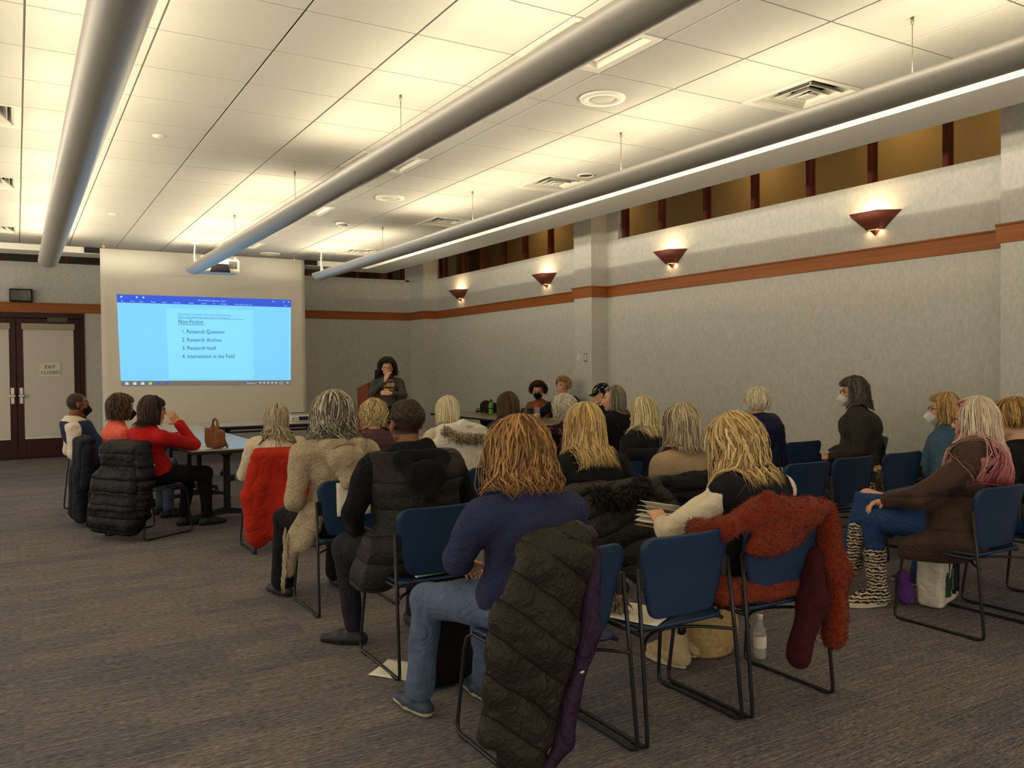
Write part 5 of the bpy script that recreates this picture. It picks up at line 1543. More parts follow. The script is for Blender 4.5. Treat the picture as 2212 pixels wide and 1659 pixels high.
def cap(o, g):
    T = g['T']
    pr = [ell((0, -0.014, 0.030), (0.092, 0.110, 0.100))]
    mb = soft(MB(), pr, 0.008, 0.01, 0.006, lambda P: 0.022 - P[..., 2])
    mb.v = [T(v) for v in mb.v]
    dome = mb.build('cap_crown', M_blackt, o)
    u = np.linspace(-1, 1, 13); v = np.linspace(0, 1, 5); P = np.zeros((13, 5, 3))
    for i, uu in enumerate(u):
        for j, vv in enumerate(v):
            a = uu * 1.0
            P[i, j] = (0.094 * math.sin(a) * (1 - 0.15 * vv), 0.088 * math.cos(a) - 0.01 + 0.075 * vv * math.cos(a * 0.9), 0.030 - 0.03 * vv - 0.016 * (uu ** 2) * vv)
    MB().grid(T(P.reshape(-1, 3)).reshape(P.shape), thick=0.004).build('cap_brim', M_blackt, o)
    rg = np.random.RandomState(5)
    dots = MB(); M_dot = mat('dot_white', lin(226, 218, 190), 0.8, 0.0)
    for z in np.linspace(0.035, 0.115, 4):
        rr = math.sqrt(max(0, 1 - ((z - 0.03) / 0.106) ** 2))
        for a in np.arange(0, 6.28, 0.62 / max(rr, 0.35)) + z * 20:
            q = np.array([0.098 * rr * math.sin(a), 0.116 * rr * math.cos(a) - 0.014, z])
            nn = q - np.array([0, -0.014, 0.03]); nn /= np.linalg.norm(nn)
            x, y, _ = frame_of(nn)
            k = np.arange(8) * math.pi / 4
            dots.add(T(q + nn * 0.003 + 0.0075 * (np.cos(k)[:, None] * x + np.sin(k)[:, None] * y)), [np.arange(8).reshape(1, -1)])
    dots.build('dot_print', M_dot, dome)['kind'] = 'stuff'
    R = g['Rh']
    me = text_mesh('M', 0.055, 'CENTER'); me.materials.clear(); me.materials.append(mat('letter_yellow', lin(232, 186, 40), 0.7, 0))
    lo = bpy.data.objects.new('cap_letter', me); C.objects.link(lo); lo.parent = o
    Mx = Matrix((R @ rotz(math.pi / 2 + 0.45) @ rotx(math.pi / 2 - 0.25)).tolist()).to_4x4(); Mx = Matrix((R @ rotz(math.pi - (-0.7)) @ rotx(math.pi / 2 - 0.35)).tolist()).to_4x4()
    q = T(np.array([[-0.066, 0.082, 0.045]]))[0]; Mx.translation = q.tolist(); lo.matrix_local = Mx
cap(p16, g16)
p17, g17 = person('grey-haired woman in black facing left, black puffer behind her', (5.31, 6.90, 1.255), 18, 50, 2, hip=(5.31, 6.78), top=M_blackt, bottom=M_blkpants, seed=27, build=1.15, arms=('lap', 'lap'),
    hr=H((92, 82, 68), (178, 166, 142), 0.175, vol=0.018, front=50, face=66, n=320, thick=0.012, frizz=0.003, flare=0.01, wave=0.05))
p18, g18 = person('woman with a pale blond bob in a black jacket beside the grey-haired woman', (4.24, 5.15, 1.215), 0, 20, 10, hip=(4.16, 5.12), top=M_blackt, bottom=M_blkpants, seed=28, build=1.08, top_name='jacket', arms=('lap', 'lap'),
    hr=H((168, 146, 100), (238, 222, 178), 0.20, vol=0.018, front=52, face=60, n=340, thick=0.010, frizz=0.002, flare=0.02))
p21, g21 = person('person with short white hair and a light blue mask in a navy coat', (5.46, 5.10, 1.262), 5, 12, 2, hip=(5.42, 5.16), top=M_navycoat, bottom=M_blkpants, seed=31, mask=(M_maskl, 'flat'), top_name='coat', disp=lambda P: 0.006 * np.abs(np.sin(P[..., 2] * 38)) + 0.003 * wob(P, 20, 4),
    extra_top=lambda V: [rcone(V['S'] + np.array([-0.11, -0.02, 0.05]), V['S'] + np.array([0.11, -0.02, 0.05]), 0.06, 0.06), ell(V['S'] + np.array([0, -0.10, -0.01]), (0.15, 0.06, 0.09))], build=1.12,
    hr=H((206, 190, 150), (246, 238, 212), 0.055, vol=0.020, front=58, face=66, phe=114, n=300, thick=0.012, wave=0.1, frizz=0.004))
p22, g22 = person('woman with dark grey wavy hair, glasses and white mask in a charcoal cardigan', (6.66, 5.04, 1.325), 40, 46, 2, hip=(6.74, 4.99), build=1.55, top=M_char, bottom=M_blkpants, seed=32, specs=M_frame, mask=(M_maskw, 'cup'), top_name='cardigan',
    hr=H((50, 44, 40), (124, 114, 102), 0.16, vol=0.026, front=66, face=62, n=360, thick=0.020, wave=0.16, frizz=0.007, flare=0.03, curl=0.004), arms=('lap', 'lap'))
p15, g15 = person('woman with long blond hair in a black ribbed sweater', (2.83, 3.96, 1.238), 0, -6, 6, hip=(2.80, 3.92), build=1.12, top=M_blkknit, bottom=M_blkpants, seed=25, res=0.012,
    hr=H((146, 108, 58), (232, 202, 138), 0.225, vol=0.020, front=50, face=55, n=460, thick=0.016, wave=0.08, freq=11, frizz=0.003, flare=0.03, bias=1, w=0.009))
p19, g19 = person('woman with a grey-blond bob in a beige cable knit sweater', (3.555, 3.95, 1.212), 0, 10, 6, hip=(3.51, 3.92), build=1.08, top=M_beigeknit, bottom=M_blkpants, seed=29, res=0.012,
    hr=H((98, 82, 60), (214, 196, 158), 0.165, vol=0.022, front=55, face=56, n=420, thick=0.014, wave=0.05, frizz=0.004, flare=0.03, bias=1, mixp=0.9))
# man in the black vest
p8, g8 = person('man with close-cropped hair in a black hoodie and quilted black vest', (1.745, 4.03, 1.315), -4, 6, 4, hip=(1.78, 3.93), skin='brown', build=1.22, top=M_hoodie, bottom=cloth('charcoal_jeans', (36, 36, 42), bump=0.15), seed=18, res=0.012, specs=M_frame, top_name='hoodie', sleeve_to=0.97,
    hr=H((34, 25, 18), (74, 56, 40), 0.01, vol=-0.002, front=62, face=70, phe=104, n=800, thick=0.002, frizz=0.0015, w=0.005, wave=0.4), bald=recede(lin(40, 28, 20), 0.06),
    arms=(((-0.34, 0.04, 0.76), (-0.27, 0.24, 0.63)), ((0.30, 0.06, 0.76), (0.16, 0.28, 0.64))),
    legs=[((-0.30, 0.34, 0.52), (-0.27, 0.30, 0.085), (-0.75, 0.6, 0)), ((0.14, 0.43, 0.50), (0.12, 0.42, 0.085), (0.1, 1, 0))], hd=1.04,
    extra_top=lambda V: [rcone(V['N'] + np.array([-0.075, -0.01, 0.03]), V['S'] + np.array([-0.06, -0.13, -0.04]), 0.035, 0.045), rcone(V['N'] + np.array([0.085, -0.02, 0.05]), V['S'] + np.array([0.04, -0.14, -0.05]), 0.035, 0.045),
                         ell(V['S'] + np.array([-0.01, -0.12, -0.02]), (0.115, 0.055, 0.095)) + (0.012,), rcone(V['S'] + np.array([-0.02, -0.14, -0.03]), V['S'] + np.array([-0.03, -0.14, -0.13]), 0.05, 0.03) + (0.012,)])
def vquilt(P):
    z = P[..., 2]
    return 0.010 * np.abs(np.sin((z - 0.02) * 19.0)) ** 0.6 + 0.003 * wob(P, 24, 1.0)
over_vest(p8, g8, M_blkvest, 1.26, name='quilted_vest', grow=0.03, hem=0.36, res=0.012, col=0.03, quilt=vquilt,
          extra=[rcone((-0.24, -0.02, 0.56), (-0.30, 0.10, 0.40), 0.07, 0.05), rcone((-0.14, -0.05, 0.55), (-0.24, 0.0, 0.42), 0.08, 0.06)])
def hood_on(o, g, m, w=0.12, drop=0.13, back=0.165, res=0.011, name='hood', V=False):
    S, N = g['S'], g['N']
    k = 0.018
    pr = [rcone(N + np.array([-0.085, 0.03, 0.02]), S + np.array([-0.11, -back * 0.62, 0.03]), 0.026, 0.036) + (k,), rcone(N + np.array([0.085, 0.03, 0.02]), S + np.array([0.11, -back * 0.62, 0.03]), 0.026, 0.036) + (k,),
          rcone(S + np.array([-0.11, -back * 0.62, 0.03]), S + np.array([0.0, -back, -drop]), 0.04, 0.038) + (k,), rcone(S + np.array([0.11, -back * 0.62, 0.03]), S + np.array([0.0, -back, -drop]), 0.04, 0.038) + (k,),
          rcone(S + np.array([-0.09, -back * 0.6, 0.045]), S + np.array([0.09, -back * 0.6, 0.045]), 0.034, 0.034) + (k,), ell(S + np.array([0, -back + 0.02, -0.05]), (w * 0.75, 0.04, 0.09)) + (k,)]
    return soft(MB(), pr, res, k, 0.0, None, lambda P: 0.005 * wob(P, 28, 2.0) - (0.010 * np.exp(-(P[..., 0] / 0.012) ** 2) if V else 0.0)).build(name, m, o)
hood_on(p8, g8, M_hoodie, 0.14, 0.14, 0.255)
hood_on(p6, g6, M_oat, 0.15, 0.19, 0.225, V=True)
# nearest row
p14, g14 = person('woman with wavy auburn hair in a navy fleece and jeans, back to us', (1.715, 2.86, 1.232), 3, -2, 8, hip=(1.735, 2.80), build=1.18, top=M_navyfleece, bottom=M_jeans, seed=24, res=0.0115, disp=0.007, top_name='fleece_jacket', shoes=lin(48, 62, 76), sock=lin(196, 186, 160),
    hr=H((84, 54, 28), (184, 138, 80), 0.135, vol=0.030, front=55, face=55, n=520, thick=0.026, wave=0.16, freq=9, frizz=0.006, flare=0.045, curl=0.010, cfreq=16, bias=1),
    extra_top=lambda V: [rcone(V['N'] + np.array([0, -0.01, -0.03]), V['N'] + np.array([0, -0.015, 0.045]), 0.078, 0.072)], flare_leg=0.012,
    arms=(((-0.285, 0.05, 0.74), (-0.13, 0.27, 0.66)), ((0.29, 0.06, 0.75), (0.14, 0.30, 0.65))),
    legs=[((-0.22, 0.42, 0.49), (-0.25, 0.44, 0.085), (-0.12, 1, 0)), ((0.10, 0.44, 0.49), (0.06, 0.40, 0.085), (0.0, 1, 0))], hem=0.55)
p20, g20 = person('woman with wavy blond hair in a black fleece vest, reading a book', (2.915, 2.90, 1.195), 4, 14, 24, hip=(2.88, 2.76), build=1.12, top=M_creamsleeve, bottom=M_blkpants, seed=30, res=0.012, top_name='sweatshirt', shoes=lin(190, 170, 134),
    hr=H((140, 104, 56), (236, 208, 146), 0.215, vol=0.030, front=60, face=52, n=500, thick=0.024, wave=0.16, freq=10, frizz=0.006, flare=0.03, curl=0.008, cfreq=14, bias=1),
    arms=(((-0.30, 0.16, 0.72), (-0.13, 0.36, 0.70), (-0.3, -0.2, 1), (0.3, 0.8, 0.5)), ((0.28, 0.08, 0.74), (0.10, 0.34, 0.66))), shoe_mesh=False,
    legs=[((-0.10, 0.42, 0.50), (-0.08, 0.33, 0.16), (0, 1, 0)), ((0.12, 0.42, 0.50), (0.08, 0.40, 0.16), (0, 1, 0))])
over_vest(p20, g20, M_blkfleece, 1.16, name='fleece_vest', grow=0.026, hem=0.52, res=0.012, col=0.085)
p23, g23 = person('blond woman with glasses and white mask in a fuzzy blue sweater', (6.31, 3.94, 1.222), 12, 30, 2, hip=(6.36, 4.06), build=1.1, top=M_bluefuzz, bottom=M_blkpants, seed=33, specs=M_frame, mask=(M_maskw, 'cup'), arms=('lap', 'lap'),
    extra_top=lambda V: [rcone(V['N'] + np.array([0, 0, -0.03]), V['N'] + np.array([0, 0.0, 0.045]), 0.085, 0.078)],
    hr=H((140, 104, 58), (226, 190, 122), 0.115, vol=0.020, front=60, face=58, n=320, thick=0.012, frizz=0.003, flare=0.015, wave=0.05))
p25, g25 = person('blond woman in black at the right edge, mostly cut off', (5.30, 2.88, 1.235), 10, 30, 4, hip=(5.32, 2.82), build=1.1, top=M_blackt, bottom=M_jeansd, seed=35, arms=('lap', 'lap'), shoes=lin(60, 40, 66), sock=lin(200, 190, 180),
    hr=H((112, 80, 44), (212, 170, 104), 0.05, vol=0.020, front=62, face=62, n=300, thick=0.012, wave=0.08, phe=112), legs=[((-0.12, 0.43, 0.50), (-0.10, 0.55, 0.085), (0.2, 1, 0)), ((0.12, 0.43, 0.50), (0.30, 0.58, 0.085), (0.5, 1, 0))])
p24, g24 = person('woman with long white hair fading to pink in a brown down coat, legs crossed', (4.83, 2.83, 1.25), 14, 16, 3, hip=(4.66, 2.80), build=1.18, top=M_browncoat, bottom=M_jeansd, seed=34, res=0.012, top_name='down_coat', specs=M_frame2, shoe_mesh=False,
    disp=lambda P: 0.007 * np.abs(np.sin(P[..., 2] * 30)) + 0.003 * wob(P, 22, 5), hem=0.36,
    hr=H((196, 172, 140), (240, 226, 200), 0.36, vol=0.020, front=50, face=58, n=520, thick=0.016, wave=0.05, freq=9, frizz=0.003, flare=0.05, tip=lin(176, 84, 96), w=0.009, bias=1),
    arms=(((-0.28, 0.12, 0.72), (-0.06, 0.36, 0.66), (-0.5, 0, 1), (0.5, 0.6, -0.25)), ((0.27, 0.12, 0.72), (0.03, 0.40, 0.65), (0.5, 0, 1), (-0.6, 0.5, -0.2))),
    legs=[((-0.03, 0.46, 0.53), (-0.04, 0.43, 0.13), (-0.8, 0.6, 0)), ((0.03, 0.52, 0.66), (0.0, 0.62, 0.31), (-0.85, 0.5, -0.12))],
    extra_top=lambda V: [rcone((-0.14, -0.08, 0.5), (-0.18, 0.16, 0.40), 0.12, 0.08), rcone((0.14, -0.08, 0.5), (0.2, 0.1, 0.42), 0.12, 0.08)])
# ------------------------------------------------------------------ coats hung over the chairs
M_olive = cloth('olive_black_puffer', (44, 40, 33), 0.36, bump=0.1, sheen=0.0, quilt=(9.0, (0.62, 0, 0.78), 1.0)); M_purple = cloth('purple_lining', (46, 28, 50), 0.5, sheen=0.0)
M_rust = cloth('rust_fuzzy_fleece', (122, 44, 20), var=0.2, scale=60, bump=0.9, bscale=160, sheen=0.1); M_maroonl = cloth('maroon_lining', (58, 20, 24))
M_charpuf = cloth('charcoal_puffer', (58, 55, 50), 0.36, sheen=0.0, quilt=(8.5, (-0.3, 0, 0.95), 1.0)); M_redcoat = cloth('red_wool', (172, 42, 26), var=0.06, bump=0.3)
M_blkpuf = cloth('black_puffer', (20, 20, 24), 0.45, sheen=0.0, quilt=(9.0, (0, 0, 1), 0.8)); M_dkcoat = cloth('dark_navy_coat', (24, 26, 34)); M_pale = cloth('pale_blue_jacket', (196, 202, 204), 0.6)
M_burg = cloth('burgundy_cover', (128, 52, 58)); M_furm = mat('fur', (0.2, 0.2, 0.2), 0.9, 0.2, 60, attr=True)
def quilt(p, d, tilt=0.0, e=0.55, seed=0.0):
    def f(P):
        return d * np.abs(np.sin(math.pi * (P[..., 2] + tilt * P[..., 0]) / p)) ** e - d * 0.5 + 0.010 * wob(P, 15, seed) + 0.005 * wob(P, 36, seed) + 0.003 * wob(P, 75, seed)
    return f
def folds(A, kx, seed=0.0):
    return lambda P: A * np.sin(kx * P[..., 0] + 2.2 * np.sin(P[..., 2] * 3 + seed)) * np.clip((0.86 - P[..., 2]) * 3, 0.1, 1) + 0.004 * wob(P, 22, seed)
def coat(label, x, y, a, parts, group='coats hung over chairs', name='coat', cat='coat'):
    t = thing(name, label, cat, (x, y, 0), math.radians(a), group)
    for pn, m, prims, res, k, disp in parts:
        soft(MB(), prims, res, k, 0.0, (lambda P: 0.006 - P[..., 2]), disp).build(pn, m, t)
    return t
coat('olive black puffer with purple lining trailing from the nearest chair to the carpet', 1.76, 2.74, 0, [
    ('body', M_olive, [ell((-0.10, -0.275, 0.76), (0.17, 0.06, 0.11)), ell((-0.20, -0.29, 0.62), (0.17, 0.05, 0.20), roty(0.32)), rbox((-0.255, -0.305, 0.40), (0.165, 0.045, 0.22), 0.04, roty(0.16)), rcone((-0.36, -0.30, 0.66), (-0.40, -0.31, 0.40), 0.03, 0.04),
                       ell((-0.295, -0.32, 0.17), (0.10, 0.055, 0.17)), rcone((-0.20, -0.215, 0.835), (-0.02, -0.225, 0.855), 0.048, 0.05), rcone((-0.03, -0.245, 0.85), (0.07, -0.20, 0.84), 0.045, 0.035),
                       rcone((-0.22, -0.24, 0.80), (-0.30, -0.29, 0.64), 0.05, 0.05)], 0.010, 0.035, quilt(0.14, 0.008, 0.8, 0.4, 2.0)),
    ('lining', M_purple, [rcone((0.05, -0.27, 0.80), (-0.03, -0.345, 0.56), 0.028, 0.034), rcone((-0.03, -0.345, 0.56), (-0.16, -0.375, 0.20), 0.034, 0.028), rcone((-0.16, -0.375, 0.20), (-0.28, -0.36, 0.04), 0.028, 0.03)], 0.010, 0.03, folds(0.006, 40)),
    ('zipper_pull', M_chrome, [ell((-0.105, -0.405, 0.43), (0.012, 0.006, 0.008))], 0.004, 0.01, None)])
rustc = coat('rust red fuzzy coat thrown over the chair of the reading woman', 2.86, 2.72, 0, [
    ('body', M_rust, [rcone((-0.34, -0.19, 0.80), (-0.12, -0.215, 0.86), 0.05, 0.065), rcone((-0.12, -0.215, 0.86), (0.26, -0.20, 0.82), 0.062, 0.05), ell((0.08, -0.24, 0.83), (0.15, 0.06, 0.06), roty(-0.15)),
                      rcone((-0.12, -0.235, 0.87), (-0.145, -0.25, 0.93), 0.038, 0.026), ell((-0.07, -0.24, 0.745), (0.20, 0.045, 0.075), roty(-0.12)), rcone((-0.34, -0.19, 0.80), (-0.37, -0.06, 0.78), 0.045, 0.05),
                      rcone((-0.29, -0.15, 0.52), (0.12, -0.16, 0.50), 0.055, 0.055), rcone((-0.30, -0.10, 0.60), (-0.36, 0.02, 0.50), 0.05, 0.05), ell((-0.02, -0.06, 0.475), (0.26, 0.10, 0.028))], 0.010, 0.03, lambda P: 0.009 * wob(P, 22, 1.0) + 0.004 * wob(P, 60, 2.0)),
    ('sleeve', M_rust, [rcone((0.26, -0.21, 0.80), (0.285, -0.245, 0.55), 0.052, 0.06), rcone((0.285, -0.245, 0.55), (0.26, -0.26, 0.27), 0.06, 0.052)], 0.010, 0.03, lambda P: 0.008 * wob(P, 26, 3.0)),
    ('lining', M_maroonl, [rcone((0.20, -0.20, 0.62), (0.12, -0.25, 0.44), 0.05, 0.065), rcone((0.12, -0.25, 0.44), (0.02, -0.27, 0.225), 0.065, 0.05)], 0.010, 0.03, folds(0.006, 40))])
for ch_ in list(rustc.children):
    if ch_.name.split('.')[0] in ('body', 'sleeve'): fuzz(ch_, M_furm, 9000 if ch_.name.startswith('body') else 4500, 0.012, lin(92, 30, 14), lin(150, 58, 28), 3)
c15 = coat('charcoal puffer with black fur trim on the chair of the woman with long blond hair', 2.80, 3.90, 0, [
    ('body', M_charpuf, [ell((0.05, -0.245, 0.62), (0.30, 0.06, 0.24)), ell((0.22, -0.25, 0.50), (0.18, 0.07, 0.24)), rcone((-0.22, -0.20, 0.80), (0.28, -0.20, 0.80), 0.05, 0.05)], 0.011, 0.03, quilt(0.12, 0.014, -0.35, 0.25, 1.0)),
    ('sleeve', M_charpuf, [rcone((0.28, -0.24, 0.78), (0.39, -0.25, 0.66), 0.075, 0.07), rcone((0.39, -0.25, 0.66), (0.36, -0.26, 0.44), 0.065, 0.055)], 0.011, 0.03, quilt(0.09, 0.018, 0.3, 0.5, 2.0))])
fur(c15, 'fur_trim', M_furm, [(-0.16, -0.285, 0.80), (-0.02, -0.31, 0.77), (0.10, -0.315, 0.80), (0.2, -0.29, 0.83)], 0.028, 900, 0.05, lin(24, 22, 20), lin(60, 52, 42), 3)
coat('bright red wool coat hanging to the floor from a chair by the tables', 1.87, 7.03, 0, [
    ('body', M_redcoat, [rcone((-0.22, -0.20, 0.815), (0.22, -0.20, 0.815), 0.035, 0.035), rbox((-0.04, -0.255, 0.60), (0.25, 0.04, 0.22), 0.04), rbox((-0.06, -0.265, 0.36), (0.26, 0.05, 0.24), 0.045), ell((-0.20, -0.27, 0.22), (0.10, 0.045, 0.17)), ell((-0.05, -0.27, 0.25), (0.12, 0.05, 0.2))], 0.012, 0.04, folds(0.02, 24, 1.0)),
    ('sleeve', M_redcoat, [rcone((-0.25, -0.25, 0.72), (-0.315, -0.28, 0.48), 0.05, 0.055), rcone((-0.315, -0.28, 0.48), (-0.29, -0.29, 0.24), 0.055, 0.06)], 0.012, 0.03, folds(0.006, 30)),
    ('flap', M_redcoat, [rbox((0.10, -0.305, 0.62), (0.16, 0.018, 0.13), 0.016)], 0.010, 0.02, folds(0.008, 26, 2.0))])
coat('long black puffer hanging from the chair of the woman in the red sweater', 1.01, 8.19, -58, [
    ('body', M_blkpuf, [rcone((-0.22, -0.20, 0.825), (0.22, -0.20, 0.825), 0.045, 0.045), rbox((0.0, -0.27, 0.62), (0.25, 0.06, 0.22), 0.055), rbox((-0.02, -0.30, 0.36), (0.30, 0.075, 0.24), 0.07), rbox((-0.04, -0.32, 0.20), (0.29, 0.07, 0.14), 0.065)], 0.013, 0.05, quilt(0.13, 0.012, 0.0, 0.25, 3.0)),
    ('sleeve', M_blkpuf, [rcone((0.24, -0.24, 0.78), (0.30, -0.27, 0.52), 0.07, 0.07), rcone((0.30, -0.27, 0.52), (0.27, -0.28, 0.24), 0.07, 0.06)], 0.013, 0.03, quilt(0.09, 0.018, 0.0, 0.5, 4.0)),
    ('snap_button', M_chrome, [ell((0.335, -0.21, 0.66), (0.012, 0.012, 0.012))], 0.004, 0.01, None), ('snap_button', M_chrome, [ell((0.345, -0.22, 0.50), (0.012, 0.012, 0.012))], 0.004, 0.01, None), ('snap_button', M_chrome, [ell((0.325, -0.24, 0.30), (0.012, 0.012, 0.012))], 0.004, 0.01, None)])
coat('dark coat hanging nearly to the floor behind the woman in coral', 0.78, 9.08, -85, [
    ('body', M_dkcoat, [rcone((-0.22, -0.20, 0.825), (0.22, -0.20, 0.825), 0.04, 0.04), rbox((0.0, -0.26, 0.58), (0.24, 0.05, 0.26), 0.045), rbox((0.0, -0.28, 0.30), (0.25, 0.06, 0.26), 0.055)], 0.014, 0.04, folds(0.015, 24, 3.0)),
    ('sleeve', M_dkcoat, [rcone((0.25, -0.23, 0.74), (0.28, -0.26, 0.42), 0.055, 0.06)], 0.014, 0.03, folds(0.006, 30))])
c9 = coat('white parka with a fur edged hood draped round the pale blond woman and her chair', 3.42, 6.86, 0, [
    ('body', M_white_coat, [rcone((-0.25, -0.17, 0.80), (0.25, -0.17, 0.80), 0.06, 0.06), ell((0.0, -0.22, 0.84), (0.28, 0.07, 0.12)), rcone((-0.2, -0.19, 0.93), (0.0, -0.22, 0.955), 0.045, 0.05), rcone((0.0, -0.22, 0.955), (0.22, -0.19, 0.91), 0.05, 0.045), ell((0.06, -0.23, 0.66), (0.26, 0.06, 0.22))], 0.012, 0.04, quilt(0.12, 0.012, 0.5, 0.4, 1.0)),
    ('sleeve', M_white_coat, [rcone((0.24, -0.2, 0.84), (0.33, -0.22, 0.62), 0.065, 0.06), rcone((0.33, -0.22, 0.62), (0.31, -0.2, 0.40), 0.06, 0.05)], 0.012, 0.03, quilt(0.09, 0.014, 0.0, 0.6, 2.0))])
fur(c9, 'fur_trim', M_furm, [(-0.22, -0.27, 0.95), (-0.08, -0.31, 0.87), (0.08, -0.31, 0.86), (0.22, -0.28, 0.84)], 0.026, 700, 0.035, lin(120, 106, 82), lin(206, 192, 162), 5)
coat('pale blue jacket on the chair of the woman in dark green', 4.07, 6.86, 0, [
    ('body', M_pale, [rcone((-0.24, -0.20, 0.82), (0.20, -0.20, 0.82), 0.045, 0.045), ell((-0.04, -0.255, 0.66), (0.25, 0.05, 0.2))], 0.014, 0.04, quilt(0.10, 0.014, 0.3, 0.6, 1.0)),
    ('sleeve', M_pale, [rcone((-0.24, -0.22, 0.8), (-0.30, -0.24, 0.5), 0.06, 0.055)], 0.014, 0.03, quilt(0.08, 0.012, 0.0, 0.6, 2.0))])
coat('burgundy jacket over the chair of the woman with curly white hair', 4.72, 6.86, 0, [
    ('body', M_burg, [rcone((-0.18, -0.20, 0.83), (0.18, -0.20, 0.83), 0.04, 0.04), rbox((0.0, -0.245, 0.66), (0.23, 0.04, 0.2), 0.035)], 0.014, 0.04, folds(0.005, 20))], name='jacket', cat='jacket')
coat('black puffer on the chair of the grey-haired woman facing left', 5.33, 6.76, 18, [
    ('body', M_blkpuf, [rcone((-0.22, -0.20, 0.82), (0.22, -0.20, 0.82), 0.055, 0.055), rbox((0.0, -0.26, 0.60), (0.27, 0.06, 0.24), 0.055)], 0.014, 0.04, quilt(0.11, 0.02, 0.0, 0.5, 3.0))])
coat('dark quilted jacket rolled over the chair of the woman in beige', 3.50, 3.90, 0, [
    ('body', M_blkpuf, [rcone((-0.28, -0.20, 0.80), (0.24, -0.20, 0.82), 0.045, 0.045), ell((-0.02, -0.245, 0.755), (0.30, 0.045, 0.08)), ell((-0.3, -0.2, 0.70), (0.06, 0.06, 0.14))], 0.012, 0.03, quilt(0.09, 0.016, 0.2, 0.5, 5.0))], name='jacket', cat='jacket')
coat('black jacket on the chair of the woman in the fuzzy blue sweater', 6.36, 4.12, 10, [
    ('body', M_blkpuf, [rcone((-0.24, -0.20, 0.82), (0.22, -0.20, 0.82), 0.06, 0.06), rbox((-0.05, -0.26, 0.62), (0.26, 0.055, 0.2), 0.05)], 0.014, 0.04, folds(0.012, 26, 4.0))], name='jacket', cat='jacket')
coat('black jacket slung on the chair of the pale blond woman in black', 4.15, 5.10, 0, [
    ('body', M_dkcoat, [rcone((-0.22, -0.20, 0.82), (0.26, -0.20, 0.80), 0.05, 0.055), ell((0.10, -0.25, 0.68), (0.24, 0.05, 0.18))], 0.014, 0.04, folds(0.010, 26, 6.0))], name='jacket', cat='jacket')

# long fringed side of the oatmeal cardigan
soft(MB(), [rcone((-0.20, -0.06, 0.62), (-0.27, 0.02, 0.45), 0.06, 0.05), rcone((-0.27, 0.02, 0.45), (-0.31, 0.06, 0.22), 0.05, 0.035), rcone((-0.16, -0.10, 0.6), (-0.24, -0.04, 0.4), 0.06, 0.05)], 0.012, 0.04, 0.0, None,
     lambda P: 0.006 * wob(P, 30, 2.0)).build('cardigan_drape', M_oat, p6)
fr = MB(); rg = np.random.RandomState(4)
for q in range(46):
    f = q / 45.0
    b = np.array([-0.32 - 0.02 * f, 0.0 + 0.08 * rg.rand(), 0.50 - 0.30 * f])
    fr.tube([b, b + np.array([-0.012, 0.01 * rg.randn(), -0.05]), b + np.array([-0.006, 0.015 * rg.randn(), -0.11])], [0.005, 0.004, 0.002], 4)
fr.build('fringe', M_oat, p6)

# ------------------------------------------------------------------ boots
def boot(parent, an, kn_dir, td, top, m, m_sole, name='boot', fat=1.0):
    an, td = np.array(an, float), np.array(td, float); td /= np.linalg.norm(td)
    kd = np.array(kn_dir, float); kd /= np.linalg.norm(kd)
    f0 = an + np.array([0, 0, -0.055]); zf = f0[2] - 0.045
    sx = np.cross(td, [0, 0, 1])
    o = soft(MB(), [rcone(an + kd * top, an, 0.066 * fat, 0.050 * fat), rcone(an, f0, 0.05 * fat, 0.045 * fat), rcone(f0 - td * 0.04, f0 + td * 0.10, 0.042 * fat, 0.044 * fat), rcone(f0 + td * 0.10, f0 + td * 0.175 - np.array([0, 0, 0.012]), 0.043 * fat, 0.03)],
             0.008, 0.025, 0.0, lambda P: zf + 0.012 - P[..., 2]).build(name, m, parent)
    pts = []
    for u in np.linspace(0, 2 * math.pi, 25)[:-1]:
        w = 0.05 * fat * (0.85 + 0.2 * math.cos(u))
        pts.append((f0 + td * (0.07 + 0.135 * math.cos(u)) + sx * w * math.sin(u)))
    pts = np.array(pts); n = len(pts); A = pts.copy(); A[:, 2] = zf + 0.028; Bq = pts.copy(); Bq[:, 2] = zf
    k = np.arange(n)
    MB().add(np.concatenate([Bq, A]), [np.stack([k, (k + 1) % n, n + (k + 1) % n, n + k], 1), (np.arange(n) + n).reshape(1, -1), np.arange(n)[::-1].reshape(1, -1)], smooth=False).build('sole', m_sole, o)
    return o
def stripes():
    m = mat('striped_boot_knit', (0.5, 0.5, 0.5), 0.9, 0.2, 60, 0.6, 150)
    nt = m.node_tree; N, L = nt.nodes, nt.links
    w = N.new('ShaderNodeTexWave'); w.bands_direction = 'Z'; w.inputs['Scale'].default_value = 16; w.inputs['Distortion'].default_value = 6; w.inputs['Detail'].default_value = 3; w.inputs['Detail Scale'].default_value = 2.5
    tc = N.new('ShaderNodeTexCoord'); L.new(tc.outputs['Object'], w.inputs['Vector'])
    r = N.new('ShaderNodeValToRGB'); L.new(w.outputs['Fac'], r.inputs['Fac'])
    r.color_ramp.elements[0].color = (*lin(30, 26, 30), 1); r.color_ramp.elements[0].position = 0.40
    r.color_ramp.elements[1].color = (*lin(206, 190, 160), 1); r.color_ramp.elements[1].position = 0.60
    L.new(r.outputs['Color'], N['Principled BSDF'].inputs['Base Color'])
    return m
M_stripe = stripes(); M_sole = mat('cream_rubber', lin(204, 192, 166), 0.7, 0.05)
for (h0, kn, an, td) in g24['legs']:
    boot(p24, an + np.array([0, 0, -0.05]) if an[2] > 0.24 else np.array([an[0], an[1], 0.105]), kn - an, td, 0.21, M_stripe, M_sole, 'knit_boot', 1.05)
M_suede = cloth('sand_suede', (196, 172, 132), bump=0.3)
